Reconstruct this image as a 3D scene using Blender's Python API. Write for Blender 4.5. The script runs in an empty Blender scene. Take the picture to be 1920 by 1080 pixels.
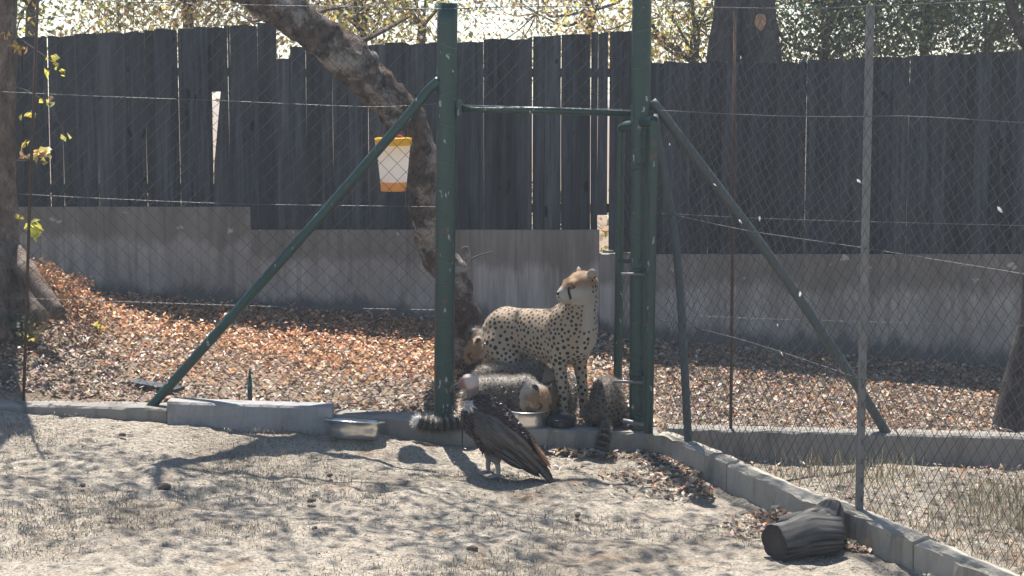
import bpy, math, random
import numpy as np
from mathutils import Vector, Matrix, kdtree

rng = np.random.default_rng(7)
random.seed(7)
scene = bpy.context.scene
COL = scene.collection

# ---------------------------------------------------------------- camera, sky, sun, exposure
FPX = 3500.0                      # focal length in photo pixels (1920 wide)
CAM_H = 2.25                      # above the gate threshold
PITCH = math.atan(410.0 / FPX)
cam_data = bpy.data.cameras.new('camera')
cam_data.sensor_width = 36.0
cam_data.lens = 36.0 * FPX / 1920.0
cam_data.clip_start = 0.1
cam_data.clip_end = 500.0
cam = bpy.data.objects.new('camera', cam_data)
COL.objects.link(cam)
cam.location = (0, 0, CAM_H)
cam.rotation_euler = (math.pi / 2 - PITCH, 0, 0)
scene.camera = cam

SUN_EL = math.radians(65.0)
SUN_AZ = math.radians(-12.0)      # clockwise from +Y: the sun stands behind the fence, a little left
to_sun = Vector((math.sin(SUN_AZ) * math.cos(SUN_EL), math.cos(SUN_AZ) * math.cos(SUN_EL), math.sin(SUN_EL)))
world = bpy.data.worlds.new('World')
scene.world = world
world.use_nodes = True
wn = world.node_tree
bg = wn.nodes['Background']
sky = wn.nodes.new('ShaderNodeTexSky')
sky.sky_type = 'NISHITA'
sky.sun_disc = False
sky.sun_elevation = SUN_EL
sky.sun_rotation = SUN_AZ
sky.air_density = 1.0
sky.dust_density = 0.1
sky.ozone_density = 1.0
wn.links.new(sky.outputs[0], bg.inputs[0])
bg.inputs[1].default_value = 0.075
sun_data = bpy.data.lights.new('sun', 'SUN')
sun_data.energy = 5.0
sun_data.angle = math.radians(0.53)
sun_data.color = (1.0, 0.955, 0.89)
sun = bpy.data.objects.new('sun', sun_data)
COL.objects.link(sun)
sun.rotation_euler = to_sun.to_track_quat('Z', 'Y').to_euler()
scene.view_settings.view_transform = 'Standard'
scene.view_settings.look = 'None'
scene.view_settings.exposure = 1.3
scene.view_settings.gamma = 1.0
scene.view_settings.use_curve_mapping = False
scene.cycles.use_denoising = True
scene.cycles.adaptive_threshold = 0.02
scene.cycles.max_bounces = 4
scene.cycles.diffuse_bounces = 3
scene.cycles.transmission_bounces = 3
scene.cycles.transparent_max_bounces = 8

# ---------------------------------------------------------------- helpers
def P(px, py, Y):
    """world point at depth Y that the photo shows at pixel px, py"""
    r = (px - 960.0) / FPX
    u = -(py - 540.0) / FPX
    dy = math.cos(PITCH) + u * math.sin(PITCH)
    dz = -math.sin(PITCH) + u * math.cos(PITCH)
    t = Y / dy
    return Vector((t * r, Y, CAM_H + t * dz))

def smooth(a, b, x):
    t = np.clip((np.asarray(x, float) - a) / (b - a), 0, 1)
    return t * t * (3 - 2 * t)

KERB_Y = 11.5
DIAG_A = Vector((0.90, 11.45))
DIAG_D = Vector((1.215, -3.12)).normalized()
DIAG_N = Vector((-DIAG_D.y, DIAG_D.x))
if DIAG_N.x < 0: DIAG_N = -DIAG_N

def ground_z(x, y):
    x = np.asarray(x, float); y = np.asarray(y, float)
    yard = -0.14 - 0.065 * np.minimum(x - 0.6, 0) - 0.012 * np.maximum(x - 0.6, 0)
    side = (x - DIAG_A.x) * DIAG_N.x + (y - DIAG_A.y) * DIAG_N.y
    yard = yard - 0.05 * smooth(0.02, 0.12, side)
    yard = yard + 0.045 * np.exp(-((y - 11.35) / 0.30) ** 2) * (1 - smooth(-0.9, -0.2, x))
    inner = 0.0 - 0.080 * (x - 0.5) * smooth(11.6, 12.6, y) - 0.060 * (x - 0.5) * (1 - smooth(11.6, 12.6, y)) - 0.02 + 0.04 * np.maximum(y - 11.7, 0)
    inner = inner + 0.48 * np.exp(-((x + 3.62) / 0.62) ** 2 - ((y - 13.3) / 0.8) ** 2)
    inner = np.where(y > 15.2, -0.3 * smooth(15.2, 17, y) + 0.0 * x + inner * (1 - smooth(15.2, 17, y)), inner)
    t = smooth(KERB_Y + 0.04, KERB_Y + 0.18, y)
    return yard * (1 - t) + inner * t

def gz(x, y):
    return float(ground_z(x, y))

def on_ground(px, py):
    lo, hi = 5.0, 15.0
    for _ in range(50):
        m = (lo + hi) / 2
        q = P(px, py, m)
        if q.z > gz(q.x, m): lo = m
        else: hi = m
    q = P(px, py, lo); q.z = gz(q.x, lo)
    return q

# value noise for numpy arrays
_perm = rng.permutation(512)
_val = rng.random(512) * 2 - 1
def vnoise(x, y, z=0.0):
    x, y, z = np.broadcast_arrays(np.asarray(x, float), np.asarray(y, float), np.asarray(z, float))
    xi = np.floor(x).astype(int); yi = np.floor(y).astype(int); zi = np.floor(z).astype(int)
    fx = x - xi; fy = y - yi; fz = z - zi
    fx = fx * fx * (3 - 2 * fx); fy = fy * fy * (3 - 2 * fy); fz = fz * fz * (3 - 2 * fz)
    def h(a, b, c):
        return _val[_perm[(_perm[(_perm[a & 511] + b) & 511] + c) & 511]]
    r = 0
    for dx in (0, 1):
        for dy in (0, 1):
            for dz in (0, 1):
                w = (fx if dx else 1 - fx) * (fy if dy else 1 - fy) * (fz if dz else 1 - fz)
                r = r + w * h(xi + dx, yi + dy, zi + dz)
    return r
def fbm(x, y, z=0.0, o=4):
    r = 0; a = 1.0; f = 1.0
    for i in range(o):
        r = r + a * vnoise(np.asarray(x) * f + 17.3 * i, np.asarray(y) * f + 5.1 * i, np.asarray(z) * f); a *= 0.5; f *= 2.03
    return r

def link(o, parent=None):
    COL.objects.link(o)
    if parent is not None: o.parent = parent
    return o

def tag(o, label=None, cat=None, group=None, kind=None):
    if label: o['label'] = label
    if cat: o['category'] = cat
    if group: o['group'] = group
    if kind: o['kind'] = kind
    return o

def empty(name, loc, label, cat, group=None, rz=0.0):
    o = bpy.data.objects.new(name, None)
    o.empty_display_size = 0.1
    link(o); o.location = loc; o.rotation_euler = (0, 0, rz)
    return tag(o, label, cat, group)

def npmesh(name, V, faces, mats, smooth_shade=True, col=None, midx=None, attrs=None):
    """faces: list of int arrays (n,3) or (n,4)"""
    me = bpy.data.meshes.new(name)
    V = np.asarray(V, np.float32)
    faces = [np.asarray(f, np.int32) for f in faces if len(f)]
    me.vertices.add(len(V)); me.vertices.foreach_set('co', V.ravel())
    loops = np.concatenate([f.ravel() for f in faces])
    tot = np.concatenate([np.full(len(f), f.shape[1], np.int32) for f in faces])
    me.loops.add(len(loops)); me.loops.foreach_set('vertex_index', loops)
    me.polygons.add(len(tot))
    me.polygons.foreach_set('loop_start', np.concatenate([[0], np.cumsum(tot)[:-1]]).astype(np.int32))
    if midx is not None: me.polygons.foreach_set('material_index', np.asarray(midx, np.int32))
    me.update(calc_edges=True)
    me.validate()
    me.polygons.foreach_set('use_smooth', np.full(len(me.polygons), smooth_shade, bool))
    if col is not None:
        a = me.attributes.new('col', 'FLOAT_COLOR', 'POINT')
        c = np.ones((len(V), 4), np.float32); c[:, :3] = col
        a.data.foreach_set('color', c.ravel())
    for k, v in (attrs or {}).items():
        a = me.attributes.new(k, 'FLOAT', 'POINT'); a.data.foreach_set('value', np.asarray(v, np.float32))
    for m in (mats if isinstance(mats, (list, tuple)) else [mats]): me.materials.append(m)
    return me

def npobj(name, V, faces, mats, parent=None, **k):
    return link(bpy.data.objects.new(name, npmesh(name, V, faces, mats, **k)), parent)

class MB:
    def __init__(s): s.v = []; s.q = []; s.t = []; s.n = 0; s.mq = []; s.mt = []
    def add(s, V, Q=None, T=None, m=0):
        V = np.asarray(V, float)
        s.v.append(V)
        if Q is not None and len(Q): s.q.append(np.asarray(Q, int) + s.n); s.mq.append(np.full(len(Q), m))
        if T is not None and len(T): s.t.append(np.asarray(T, int) + s.n); s.mt.append(np.full(len(T), m))
        s.n += len(V)
        return s
    def box(s, lo, hi, m=0, R=None, c=None):
        x0, y0, z0 = lo; x1, y1, z1 = hi
        V = np.array([(x0,y0,z0),(x1,y0,z0),(x1,y1,z0),(x0,y1,z0),(x0,y0,z1),(x1,y0,z1),(x1,y1,z1),(x0,y1,z1)], float)
        if R is not None: V = V @ np.array(R).T
        if c is not None: V = V + np.array(c)
        return s.add(V, [(0,3,2,1),(4,5,6,7),(0,1,5,4),(1,2,6,5),(2,3,7,6),(3,0,4,7)], m=m)
    def tube(s, pts, rad, n=8, cap=True, m=0, rough=0.0, nz=0.0):
        pts = np.array([tuple(p) for p in pts], float)
        k = len(pts)
        rad = np.broadcast_to(np.asarray(rad, float), (k,)).copy()
        T = np.gradient(pts, axis=0); T /= np.linalg.norm(T, axis=1)[:, None] + 1e-9
        a = np.array((0, 0, 1.0)) if abs(T[0][2]) < 0.9 else np.array((1.0, 0, 0))
        u = np.cross(T[0], a); u /= np.linalg.norm(u)
        V = np.zeros((k, n, 3)); th = np.arange(n) / n * 2 * math.pi
        for i in range(k):
            u = u - T[i] * np.dot(u, T[i]); u /= np.linalg.norm(u) + 1e-9
            w = np.cross(T[i], u)
            d = np.cos(th)[:, None] * u + np.sin(th)[:, None] * w
            r = rad[i] * np.ones(n)
            if rough:
                q = pts[i] + d * rad[i]
                r = r * (1 + rough * fbm(q[:, 0] * nz, q[:, 1] * nz, q[:, 2] * nz * 0.6, 3))
            V[i] = pts[i] + d * r[:, None]
        idx = np.arange(k * n).reshape(k, n)
        A = idx[:-1]; B = idx[1:]
        Q = np.stack([A, np.roll(A, -1, 1), np.roll(B, -1, 1), B], -1).reshape(-1, 4)
        V = V.reshape(-1, 3); Tt = []
        if cap:
            V = np.vstack([V, pts[0], pts[-1]]); c0 = k * n; c1 = c0 + 1
            for j in range(n):
                Tt.append((c0, (j + 1) % n, j)); Tt.append((c1, (k - 1) * n + j, (k - 1) * n + (j + 1) % n))
        return s.add(V, Q, Tt, m=m)
    def lathe(s, prof, n=28, c=(0, 0, 0), m=0):
        prof = np.array(prof, float); k = len(prof); th = np.arange(n) / n * 2 * math.pi
        V = np.stack([prof[:, 0][:, None] * np.cos(th), prof[:, 0][:, None] * np.sin(th), np.broadcast_to(prof[:, 1][:, None], (k, n))], -1).reshape(-1, 3) + np.array(c)
        idx = np.arange(k * n).reshape(k, n); A = idx[:-1]; B = idx[1:]
        return s.add(V, np.stack([A, np.roll(A, -1, 1), np.roll(B, -1, 1), B], -1).reshape(-1, 4), m=m)
    def obj(s, name, mats, parent=None, smooth_shade=True, col=None):
        V = np.vstack(s.v); f = []; mi = []
        if s.q: f.append(np.vstack(s.q)); mi.append(np.concatenate(s.mq))
        if s.t: f.append(np.vstack(s.t)); mi.append(np.concatenate(s.mt))
        return npobj(name, V, f, mats, parent, smooth_shade=smooth_shade, midx=np.concatenate(mi), col=col)

def bezier(pts, n):
    """Catmull-Rom through pts"""
    pts = [np.array(tuple(p), float) for p in pts]
    q = [2 * pts[0] - pts[1]] + pts + [2 * pts[-1] - pts[-2]]
    out = []
    for i in range(1, len(q) - 2):
        for k in range(n):
            t = k / n
            a, b, c, d = q[i - 1], q[i], q[i + 1], q[i + 2]
            out.append(0.5 * ((2 * b) + (-a + c) * t + (2 * a - 5 * b + 4 * c - d) * t * t + (-a + 3 * b - 3 * c + d) * t ** 3))
    out.append(pts[-1])
    return np.array(out)

# ---------------------------------------------------------------- materials
class N:
    """small node-graph helper"""
    def __init__(s, name):
        s.m = bpy.data.materials.new(name); s.m.use_nodes = True
        s.t = s.m.node_tree; s.b = s.t.nodes['Principled BSDF']; s.out = s.t.nodes['Material Output']
        s.tc = s.t.nodes.new('ShaderNodeTexCoord')
    def new(s, kind, **k):
        n = s.t.nodes.new('ShaderNode' + kind)
        for a, v in k.items(): setattr(n, a, v)
        return n
    def lk(s, a, b): s.t.links.new(a, b)
    def coords(s, scale=(1, 1, 1), world=False, off=None):
        mp = s.new('Mapping'); mp.inputs['Scale'].default_value = scale
        if world:
            g = s.new('NewGeometry'); src = g.outputs['Position']
        else: src = s.tc.outputs['Object']
        if off is not None:
            ad = s.new('VectorMath', operation='ADD'); s.lk(src, ad.inputs[0]); s.lk(off, ad.inputs[1]); src = ad.outputs[0]
        s.lk(src, mp.inputs[0]); return mp.outputs[0]
    def noise(s, vec, scale, detail=6, rough=0.6, dist=0.0):
        n = s.new('TexNoise'); n.inputs['Scale'].default_value = scale; n.inputs['Detail'].default_value = detail
        n.inputs['Roughness'].default_value = rough; n.inputs['Distortion'].default_value = dist
        s.lk(vec, n.inputs['Vector']); return n.outputs['Fac']
    def ramp(s, fac, stops):
        r = s.new('ValToRGB'); e = r.color_ramp.elements
        while len(e) < len(stops): e.new(0.5)
        for i, (p, c) in enumerate(stops):
            e[i].position = p; e[i].color = (*c, 1) if len(c) == 3 else c
        s.lk(fac, r.inputs[0]); return r.outputs[0]
    def g(s, fac, a, b): return s.ramp(fac, [(a, (0, 0, 0)), (b, (1, 1, 1))])
    def mix(s, fac, a, b, mode='MIX'):
        m = s.new('MixRGB', blend_type=mode)
        for i, v in ((0, fac), (1, a), (2, b)):
            if isinstance(v, (int, float)): m.inputs[i].default_value = v if i == 0 else (v, v, v, 1)
            elif isinstance(v, tuple): m.inputs[i].default_value = (*v, 1)
            else: s.lk(v, m.inputs[i])
        return m.outputs[0]
    def bump(s, h, strength=0.5, dist=0.01):
        b = s.new('Bump'); b.inputs['Strength'].default_value = strength; b.inputs['Distance'].default_value = dist
        s.lk(h, b.inputs['Height']); s.lk(b.outputs[0], s.b.inputs['Normal'])
    def col(s, c):
        if isinstance(c, tuple): s.b.inputs['Base Color'].default_value = (*c, 1)
        else: s.lk(c, s.b.inputs['Base Color'])
        return s
    def rough(s, v, spec=0.3):
        s.b.inputs['Roughness'].default_value = v; s.b.inputs['Specular IOR Level'].default_value = spec; return s
    def attr(s, name, out='Color'):
        a = s.new('Attribute'); a.attribute_name = name; return a.outputs[out]
    def rand(s): return s.new('ObjectInfo').outputs['Random']
    def translucent(s, colr, fac):
        tr = s.new('BsdfTranslucent'); mx = s.new('MixShader'); mx.inputs[0].default_value = fac
        if isinstance(colr, tuple): tr.inputs[0].default_value = (*colr, 1)
        else: s.lk(colr, tr.inputs[0])
        s.lk(s.b.outputs[0], mx.inputs[1]); s.lk(tr.outputs[0], mx.inputs[2]); s.lk(mx.outputs[0], s.out.inputs[0])

MAT = {}
def make_materials():
    # sandy yard and inner soil
    n = N('sandy_soil'); w = n.coords(world=True)
    big = n.noise(w, 0.9, 5, 0.6, 0.4); med = n.noise(w, 5.5, 6, 0.65, 0.3); fine = n.noise(n.coords((1, 1.0, 1), True), 60, 5, 0.75)
    c = n.ramp(fine, [(0.35, (0.12, 0.098, 0.074)), (0.44, (0.28, 0.238, 0.19)), (0.54, (0.41, 0.36, 0.292)), (0.68, (0.51, 0.452, 0.375))])
    c = n.mix(n.g(med, 0.50, 0.66), c, n.mix(0.45, c, (0.24, 0.20, 0.155)))
    c = n.mix(n.g(big, 0.52, 0.66), c, n.mix(0.5, c, (0.15, 0.12, 0.09)))
    fl = n.noise(w, 130, 3, 0.6); c = n.mix(n.g(fl, 0.63, 0.68), c, (0.07, 0.055, 0.04))
    sp = n.noise(n.coords(world=True), 2.4, 3, 0.5); c = n.mix(n.g(sp, 0.62, 0.74), c, n.mix(0.55, c, (0.25, 0.13, 0.06)))
    sx = n.new('SeparateXYZ'); n.lk(n.coords(world=True), sx.inputs[0])
    inn = n.new('MapRange'); inn.inputs[1].default_value = 11.58; inn.inputs[2].default_value = 11.66; n.lk(sx.outputs[1], inn.inputs[0])
    c = n.mix(inn.outputs[0], c, n.mix(0.7, c, (0.19, 0.125, 0.085)))     # leaf mould inside the pen
    n.col(c).rough(0.95, 0.1)
    n.bump(n.mix(0.5, fine, med), 1.0, 0.035); MAT['soil'] = n.m
    # concrete kerbs
    def concrete(name, a, b, stain, streak=False):
        n = N(name); w = n.coords(world=True)
        x = n.noise(w, 3.0, 6, 0.65); y = n.noise(w, 40, 5, 0.7)
        c = n.mix(x, a, b); c = n.mix(n.g(y, 0.55, 0.75), c, n.mix(0.4, c, (0.1, 0.09, 0.08)))
        s = n.noise(n.coords((1, 1, 0.25), True), 7, 5, 0.65, 0.5)
        c = n.mix(n.g(s, 0.5, 0.72), c, stain)
        n.col(c).rough(0.9, 0.2); n.bump(y, 0.5, 0.006); MAT[name] = n.m
    concrete('kerb_concrete', (0.18, 0.165, 0.145), (0.29, 0.27, 0.24), (0.11, 0.10, 0.085))  # darker copy: shade on the left kerbs is put into the colour
    concrete('pale_kerb_concrete', (0.27, 0.24, 0.195), (0.43, 0.39, 0.325), (0.17, 0.15, 0.12))  # lighter copy: light on the diagonal kerb face is put into the colour
    concrete('block_concrete', (0.25, 0.24, 0.23), (0.33, 0.32, 0.31), (0.19, 0.18, 0.17))
    # plastered wall with run marks, flaked paint, darker foot
    n = N('stained_plaster'); w = n.coords(world=True)
    st = n.noise(n.coords((1, 1, 0.09), True), 5.5, 6, 0.7); st2 = n.noise(n.coords((1, 1, 0.05), True), 22, 4, 0.6)
    bl = n.noise(w, 2.2, 5, 0.6)
    c = n.mix(n.g(st, 0.3, 0.7), (0.19, 0.165, 0.145), (0.46, 0.42, 0.385))
    c = n.mix(n.g(st2, 0.5, 0.7), c, n.mix(0.65, c, (0.13, 0.105, 0.085)))
    c = n.mix(n.g(bl, 0.52, 0.7), c, n.mix(0.4, c, (0.15, 0.13, 0.12)))
    up = n.attr('up', 'Fac')          # 0 at the foot, 1 at the coping: places the darker foot and the rain stains near the top
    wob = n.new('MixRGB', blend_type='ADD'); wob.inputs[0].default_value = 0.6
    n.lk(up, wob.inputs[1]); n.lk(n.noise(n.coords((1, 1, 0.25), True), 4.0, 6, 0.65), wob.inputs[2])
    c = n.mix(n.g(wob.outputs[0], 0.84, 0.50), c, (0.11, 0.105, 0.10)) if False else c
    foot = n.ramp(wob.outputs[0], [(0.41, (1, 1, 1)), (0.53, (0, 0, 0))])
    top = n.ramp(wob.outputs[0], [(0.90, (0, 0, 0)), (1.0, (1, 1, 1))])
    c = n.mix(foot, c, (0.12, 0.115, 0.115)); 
    c = n.mix(n.mix(1.0, top, 0.55, 'MULTIPLY'), c, (0.10, 0.085, 0.07))
    pe = n.noise(n.coords((1, 1, 1.3), True), 5.0, 3, 0.55)
    n2 = n.new('MixRGB', blend_type='MULTIPLY'); n2.inputs[0].default_value = 1
    n.lk(n.g(pe, 0.665, 0.68), n2.inputs[1]); n.lk(n.g(up, 0.5, 0.75), n2.inputs[2])
    c = n.mix(n2.outputs[0], c, (0.40, 0.37, 0.335))
    n.col(c).rough(0.92, 0.15); n.bump(n.noise(w, 30, 5, 0.7), 0.4, 0.006); MAT['plaster'] = n.m
    # weathered boards
    n = N('weathered_board'); r = n.rand()
    cr = n.new('CombineXYZ'); mul = n.new('Math', operation='MULTIPLY'); mul.inputs[1].default_value = 37.0; n.lk(r, mul.inputs[0]); n.lk(mul.outputs[0], cr.inputs[0]); n.lk(mul.outputs[0], cr.inputs[2])
    v = n.coords((1, 1, 0.045), True, cr.outputs[0]); g1 = n.noise(v, 34, 6, 0.7); g2 = n.noise(v, 9, 4, 0.6)
    c = n.mix(n.g(g1, 0.34, 0.68), (0.012, 0.0145, 0.0175), (0.080, 0.092, 0.108)); c = n.mix(n.g(g2, 0.45, 0.7), c, (0.022, 0.023, 0.025))
    pt = n.noise(n.coords((1, 1, 0.5), True), 2.6, 5, 0.65, 0.4); c = n.mix(n.g(pt, 0.42, 0.68), c, n.mix(0.5, c, (0.06, 0.063, 0.068)))
    kn = n.noise(n.coords((1, 1, 0.45), True, cr.outputs[0]), 11, 2, 0.4); c = n.mix(n.g(kn, 0.70, 0.74), c, (0.010, 0.009, 0.008))
    tint = n.ramp(r, [(0.0, (0.62, 0.60, 0.58)), (0.35, (0.85, 0.87, 0.9)), (0.7, (1.0, 1.0, 1.0)), (1.0, (1.3, 1.28, 1.25))])
    c = n.mix(1.0, c, tint, 'MULTIPLY')
    n.col(c).rough(0.85, 0.2); n.bump(g1, 0.6, 0.006); MAT['board'] = n.m
    # green painted steel
    n = N('green_paint'); w = n.coords(world=True)
    x = n.noise(w, 6, 5, 0.65); y = n.noise(n.coords((1, 1, 0.4), True), 26, 4, 0.6)
    c = n.mix(x, (0.004, 0.026, 0.021), (0.009, 0.045, 0.036)); c = n.mix(n.g(y, 0.655, 0.665), c, (0.30, 0.32, 0.30))
    c = n.mix(n.g(n.noise(w, 14, 5, 0.7), 0.60, 0.66), c, (0.07, 0.035, 0.02))
    n.col(c).rough(0.42, 0.5); n.bump(y, 0.1, 0.003); MAT['green'] = n.m
    n = N('dark_green_paint'); w = n.coords(world=True); x = n.noise(w, 9, 5, 0.65)
    n.col(n.mix(x, (0.035, 0.045, 0.043), (0.075, 0.088, 0.086))).rough(0.55, 0.4); MAT['dgreen'] = n.m
    # wire
    n = N('galvanised_wire'); n.col((0.13, 0.13, 0.13)).rough(0.55, 0.5); n.b.inputs['Metallic'].default_value = 0.75; MAT['wire'] = n.m
    n = N('dull_mesh_wire'); n.col((0.05, 0.047, 0.045)).rough(0.55, 0.4); n.b.inputs['Metallic'].default_value = 0.3; MAT['mesh'] = n.m
    n = N('galvanised_steel'); w = n.coords(world=True); x = n.noise(n.coords((1, 1, 0.3), True), 18, 5, 0.7)
    n.col(n.mix(x, (0.07, 0.07, 0.073), (0.24, 0.24, 0.245))).rough(0.5, 0.4); n.b.inputs['Metallic'].default_value = 0.35; MAT['galv'] = n.m
    n = N('rusty_iron'); w = n.coords(world=True); n.col(n.mix(n.noise(w, 20, 5), (0.03, 0.02, 0.018), (0.11, 0.06, 0.04))).rough(0.8); MAT['rust'] = n.m
    n = N('bowl_steel'); w = n.coords(); x = n.noise(w, 14, 4); n.col(n.mix(x, (0.55, 0.55, 0.54), (0.75, 0.75, 0.74))).rough(0.28); n.b.inputs['Metallic'].default_value = 0.95; n.bump(n.noise(w, 9, 2), 0.12, 0.01); MAT['steel'] = n.m
    n = N('black_bowl'); n.col((0.02, 0.021, 0.025)).rough(0.35, 0.5); MAT['blackbowl'] = n.m
    n = N('food'); n.col(n.mix(n.noise(n.coords(), 40), (0.10, 0.03, 0.02), (0.30, 0.14, 0.09))).rough(0.6); MAT['food'] = n.m
    # bark
    def bark(name, a, b, lich, la, stretch=0.35, sc=9, bs=1.0):
        n = N(name); v = n.coords((1, 1, stretch), True); x = n.noise(v, sc, 8, 0.72, 0.6); y = n.noise(n.coords(world=True), 4.5, 6, 0.7, 0.3)
        z = n.noise(v, sc * 4, 5, 0.7)
        c = n.mix(n.g(x, 0.35, 0.68), a, b); c = n.mix(n.mix(1.0, n.g(y, 0.5, 0.62), la, 'MULTIPLY'), c, lich)
        c = n.mix(n.g(z, 0.3, 0.5), n.mix(0.7, c, (0.02, 0.016, 0.013)), c)
        n.col(c).rough(0.92, 0.15); n.bump(n.mix(0.4, x, z), bs, 0.035); MAT[name] = n.m
    bark('bark_lichen', (0.022, 0.015, 0.012), (0.20, 0.145, 0.115), (0.40, 0.365, 0.335), 0.9, 0.75, 15, 1.6)
    bark('bark_brown', (0.07, 0.05, 0.04), (0.22, 0.165, 0.13), (0.30, 0.26, 0.22), 0.5, 0.35, 10)
    bark('bark_dark', (0.035, 0.03, 0.03), (0.11, 0.095, 0.09), (0.15, 0.14, 0.14), 0.4, 0.3, 9)
    bark('log_wood', (0.02, 0.019, 0.02), (0.15, 0.147, 0.145), (0.22, 0.21, 0.20), 0.5, 1.0, 11)
    n = N('sawn_end'); n.col(n.mix(n.noise(n.coords(), 20), (0.05, 0.045, 0.04), (0.11, 0.10, 0.09))).rough(0.9); MAT['sawn'] = n.m
    n = N('branch_wound'); n.col(n.mix(n.noise(n.coords(), 12), (0.42, 0.22, 0.12), (0.55, 0.32, 0.19))).rough(0.85); MAT['wound'] = n.m
    n = N('grain_wood'); c = n.attr('col'); x = n.noise(n.coords(), 70, 4, 0.7); n.col(n.mix(x, n.mix(0.5, (0, 0, 0), c), c)).rough(0.85, 0.2); n.bump(x, 0.5, 0.005); MAT['grain'] = n.m
    # leaves coloured one by one
    n = N('dead_leaf'); c = n.attr('col'); n.col(c).rough(0.45, 0.5); n.translucent(c, 0.3); MAT['leaf'] = n.m
    n = N('live_leaf'); c = n.attr('col'); n.col(c).rough(0.5, 0.4); n.translucent(c, 0.5); MAT['green_leaf'] = n.m
    n = N('twig_bark'); n.col((0.10, 0.08, 0.065)).rough(0.9); MAT['twig'] = n.m
    # animals
    n = N('cheetah_coat'); c = n.attr('col'); sp = n.attr('spot', 'Fac'); w = n.coords()
    ad = n.new('Math', operation='ADD'); mu = n.new('Math', operation='MULTIPLY_ADD'); mu.inputs[1].default_value = 0.5; mu.inputs[2].default_value = -0.25
    n.lk(n.noise(w, 60, 3, 0.6), mu.inputs[0]); n.lk(sp, ad.inputs[0]); n.lk(mu.outputs[0], ad.inputs[1])
    hair = n.noise(n.coords((1, 1, 0.35)), 220, 3, 0.6)
    c = n.mix(hair, n.mix(0.70, (0, 0, 0), c), c)
    c = n.mix(n.ramp(ad.outputs[0], [(0.80, (1, 1, 1)), (1.0, (0, 0, 0))]), c, (0.016, 0.012, 0.010))
    n.col(c).rough(0.7, 0.25); n.b.inputs['Sheen Weight'].default_value = 0.12; n.b.inputs['Sheen Roughness'].default_value = 0.4
    n.bump(hair, 0.35, 0.004); MAT['coat'] = n.m
    n = N('fur_strand'); c = n.attr('col'); n.col(c).rough(0.3, 0.9); n.translucent(n.mix(0.14, c, (1, 0.95, 0.88)), 0.45); MAT['fur'] = n.m
    n = N('eye'); n.col((0.12, 0.05, 0.012)).rough(0.08, 0.6); MAT['eye'] = n.m
    n = N('pupil'); n.col((0.006, 0.005, 0.005)).rough(0.1, 0.6); MAT['pupil'] = n.m
    n = N('plumage'); c = n.attr('col'); w = n.coords(); x = n.noise(w, 60, 4, 0.65)
    n.col(n.mix(x, n.mix(0.65, (0, 0, 0), c), c)).rough(0.55, 0.35); n.bump(x, 0.5, 0.006); MAT['plumage'] = n.m
    n = N('feather_blade'); c = n.attr('col'); n.col(c).rough(0.36, 0.7); n.translucent(c, 0.12); MAT['blade'] = n.m
    n = N('bare_skin'); c = n.attr('col'); n.col(c).rough(0.6, 0.35); n.bump(n.noise(n.coords(), 110, 3), 0.5, 0.003); MAT['skin'] = n.m
    n = N('horn'); n.col((0.03, 0.026, 0.025)).rough(0.4, 0.5); MAT['horn'] = n.m
    n = N('bird_leg'); n.col(n.mix(n.noise(n.coords(), 90), (0.22, 0.19, 0.18), (0.36, 0.31, 0.29))).rough(0.7); MAT['birdleg'] = n.m
    # bucket plastics
    def plastic(name, c, tr):
        n = N(name); x = n.noise(n.coords(), 6, 4, 0.6); cc = n.mix(x, tuple(v * 0.8 for v in c), c)
        n.col(cc).rough(0.4, 0.4); n.translucent(cc, tr); MAT[name] = n.m
    plastic('white_plastic', (0.93, 0.95, 0.98), 0.9); plastic('yellow_plastic', (0.85, 0.52, 0.03), 0.4); plastic('amber_plastic', (0.80, 0.42, 0.14), 0.8); plastic('red_plastic', (0.5, 0.05, 0.03), 0.2)
    n = N('white_feather'); n.col((0.8, 0.79, 0.77)).rough(0.7); n.translucent((0.8, 0.79, 0.77), 0.4); MAT['whitefeather'] = n.m
    n = N('clod'); n.col(n.mix(n.noise(n.coords(), 25), (0.05, 0.04, 0.03), (0.16, 0.12, 0.09))).rough(0.95); MAT['clod'] = n.m
make_materials()

# ---------------------------------------------------------------- ground
def build_ground():
    xs = np.unique(np.round(np.concatenate([np.linspace(-60, -6, 20), np.arange(-6, -3.4, 0.1), np.arange(-3.4, 3.6, 0.026), np.arange(3.6, 6, 0.1), np.linspace(6, 60, 20)]), 4))
    ys = np.unique(np.round(np.concatenate([np.linspace(-12, 6, 14), np.arange(6, 8.2, 0.1), np.arange(8.2, 12.0, 0.026), np.arange(12.0, 15.4, 0.06), np.arange(15.5, 20, 0.5), np.linspace(20, 160, 24)]), 4))
    X, Y = np.meshgrid(xs, ys)
    Z = ground_z(X, Y)
    Z = Z + 0.020 * fbm(X * 2.2, Y * 2.2, 0, 3) + 0.011 * fbm(X * 9, Y * 9, 3, 3) + 0.004 * fbm(X * 34, Y * 34, 7, 2)
    Z = Z - 0.010
    nx = len(xs); ny = len(ys); idx = np.arange(nx * ny).reshape(ny, nx)
    Q = np.stack([idx[:-1, :-1], idx[:-1, 1:], idx[1:, 1:], idx[1:, :-1]], -1).reshape(-1, 4)
    o = npobj('ground', np.stack([X, Y, Z], -1).reshape(-1, 3), [Q], MAT['soil'])
    o['kind'] = 'structure'
build_ground()

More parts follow.
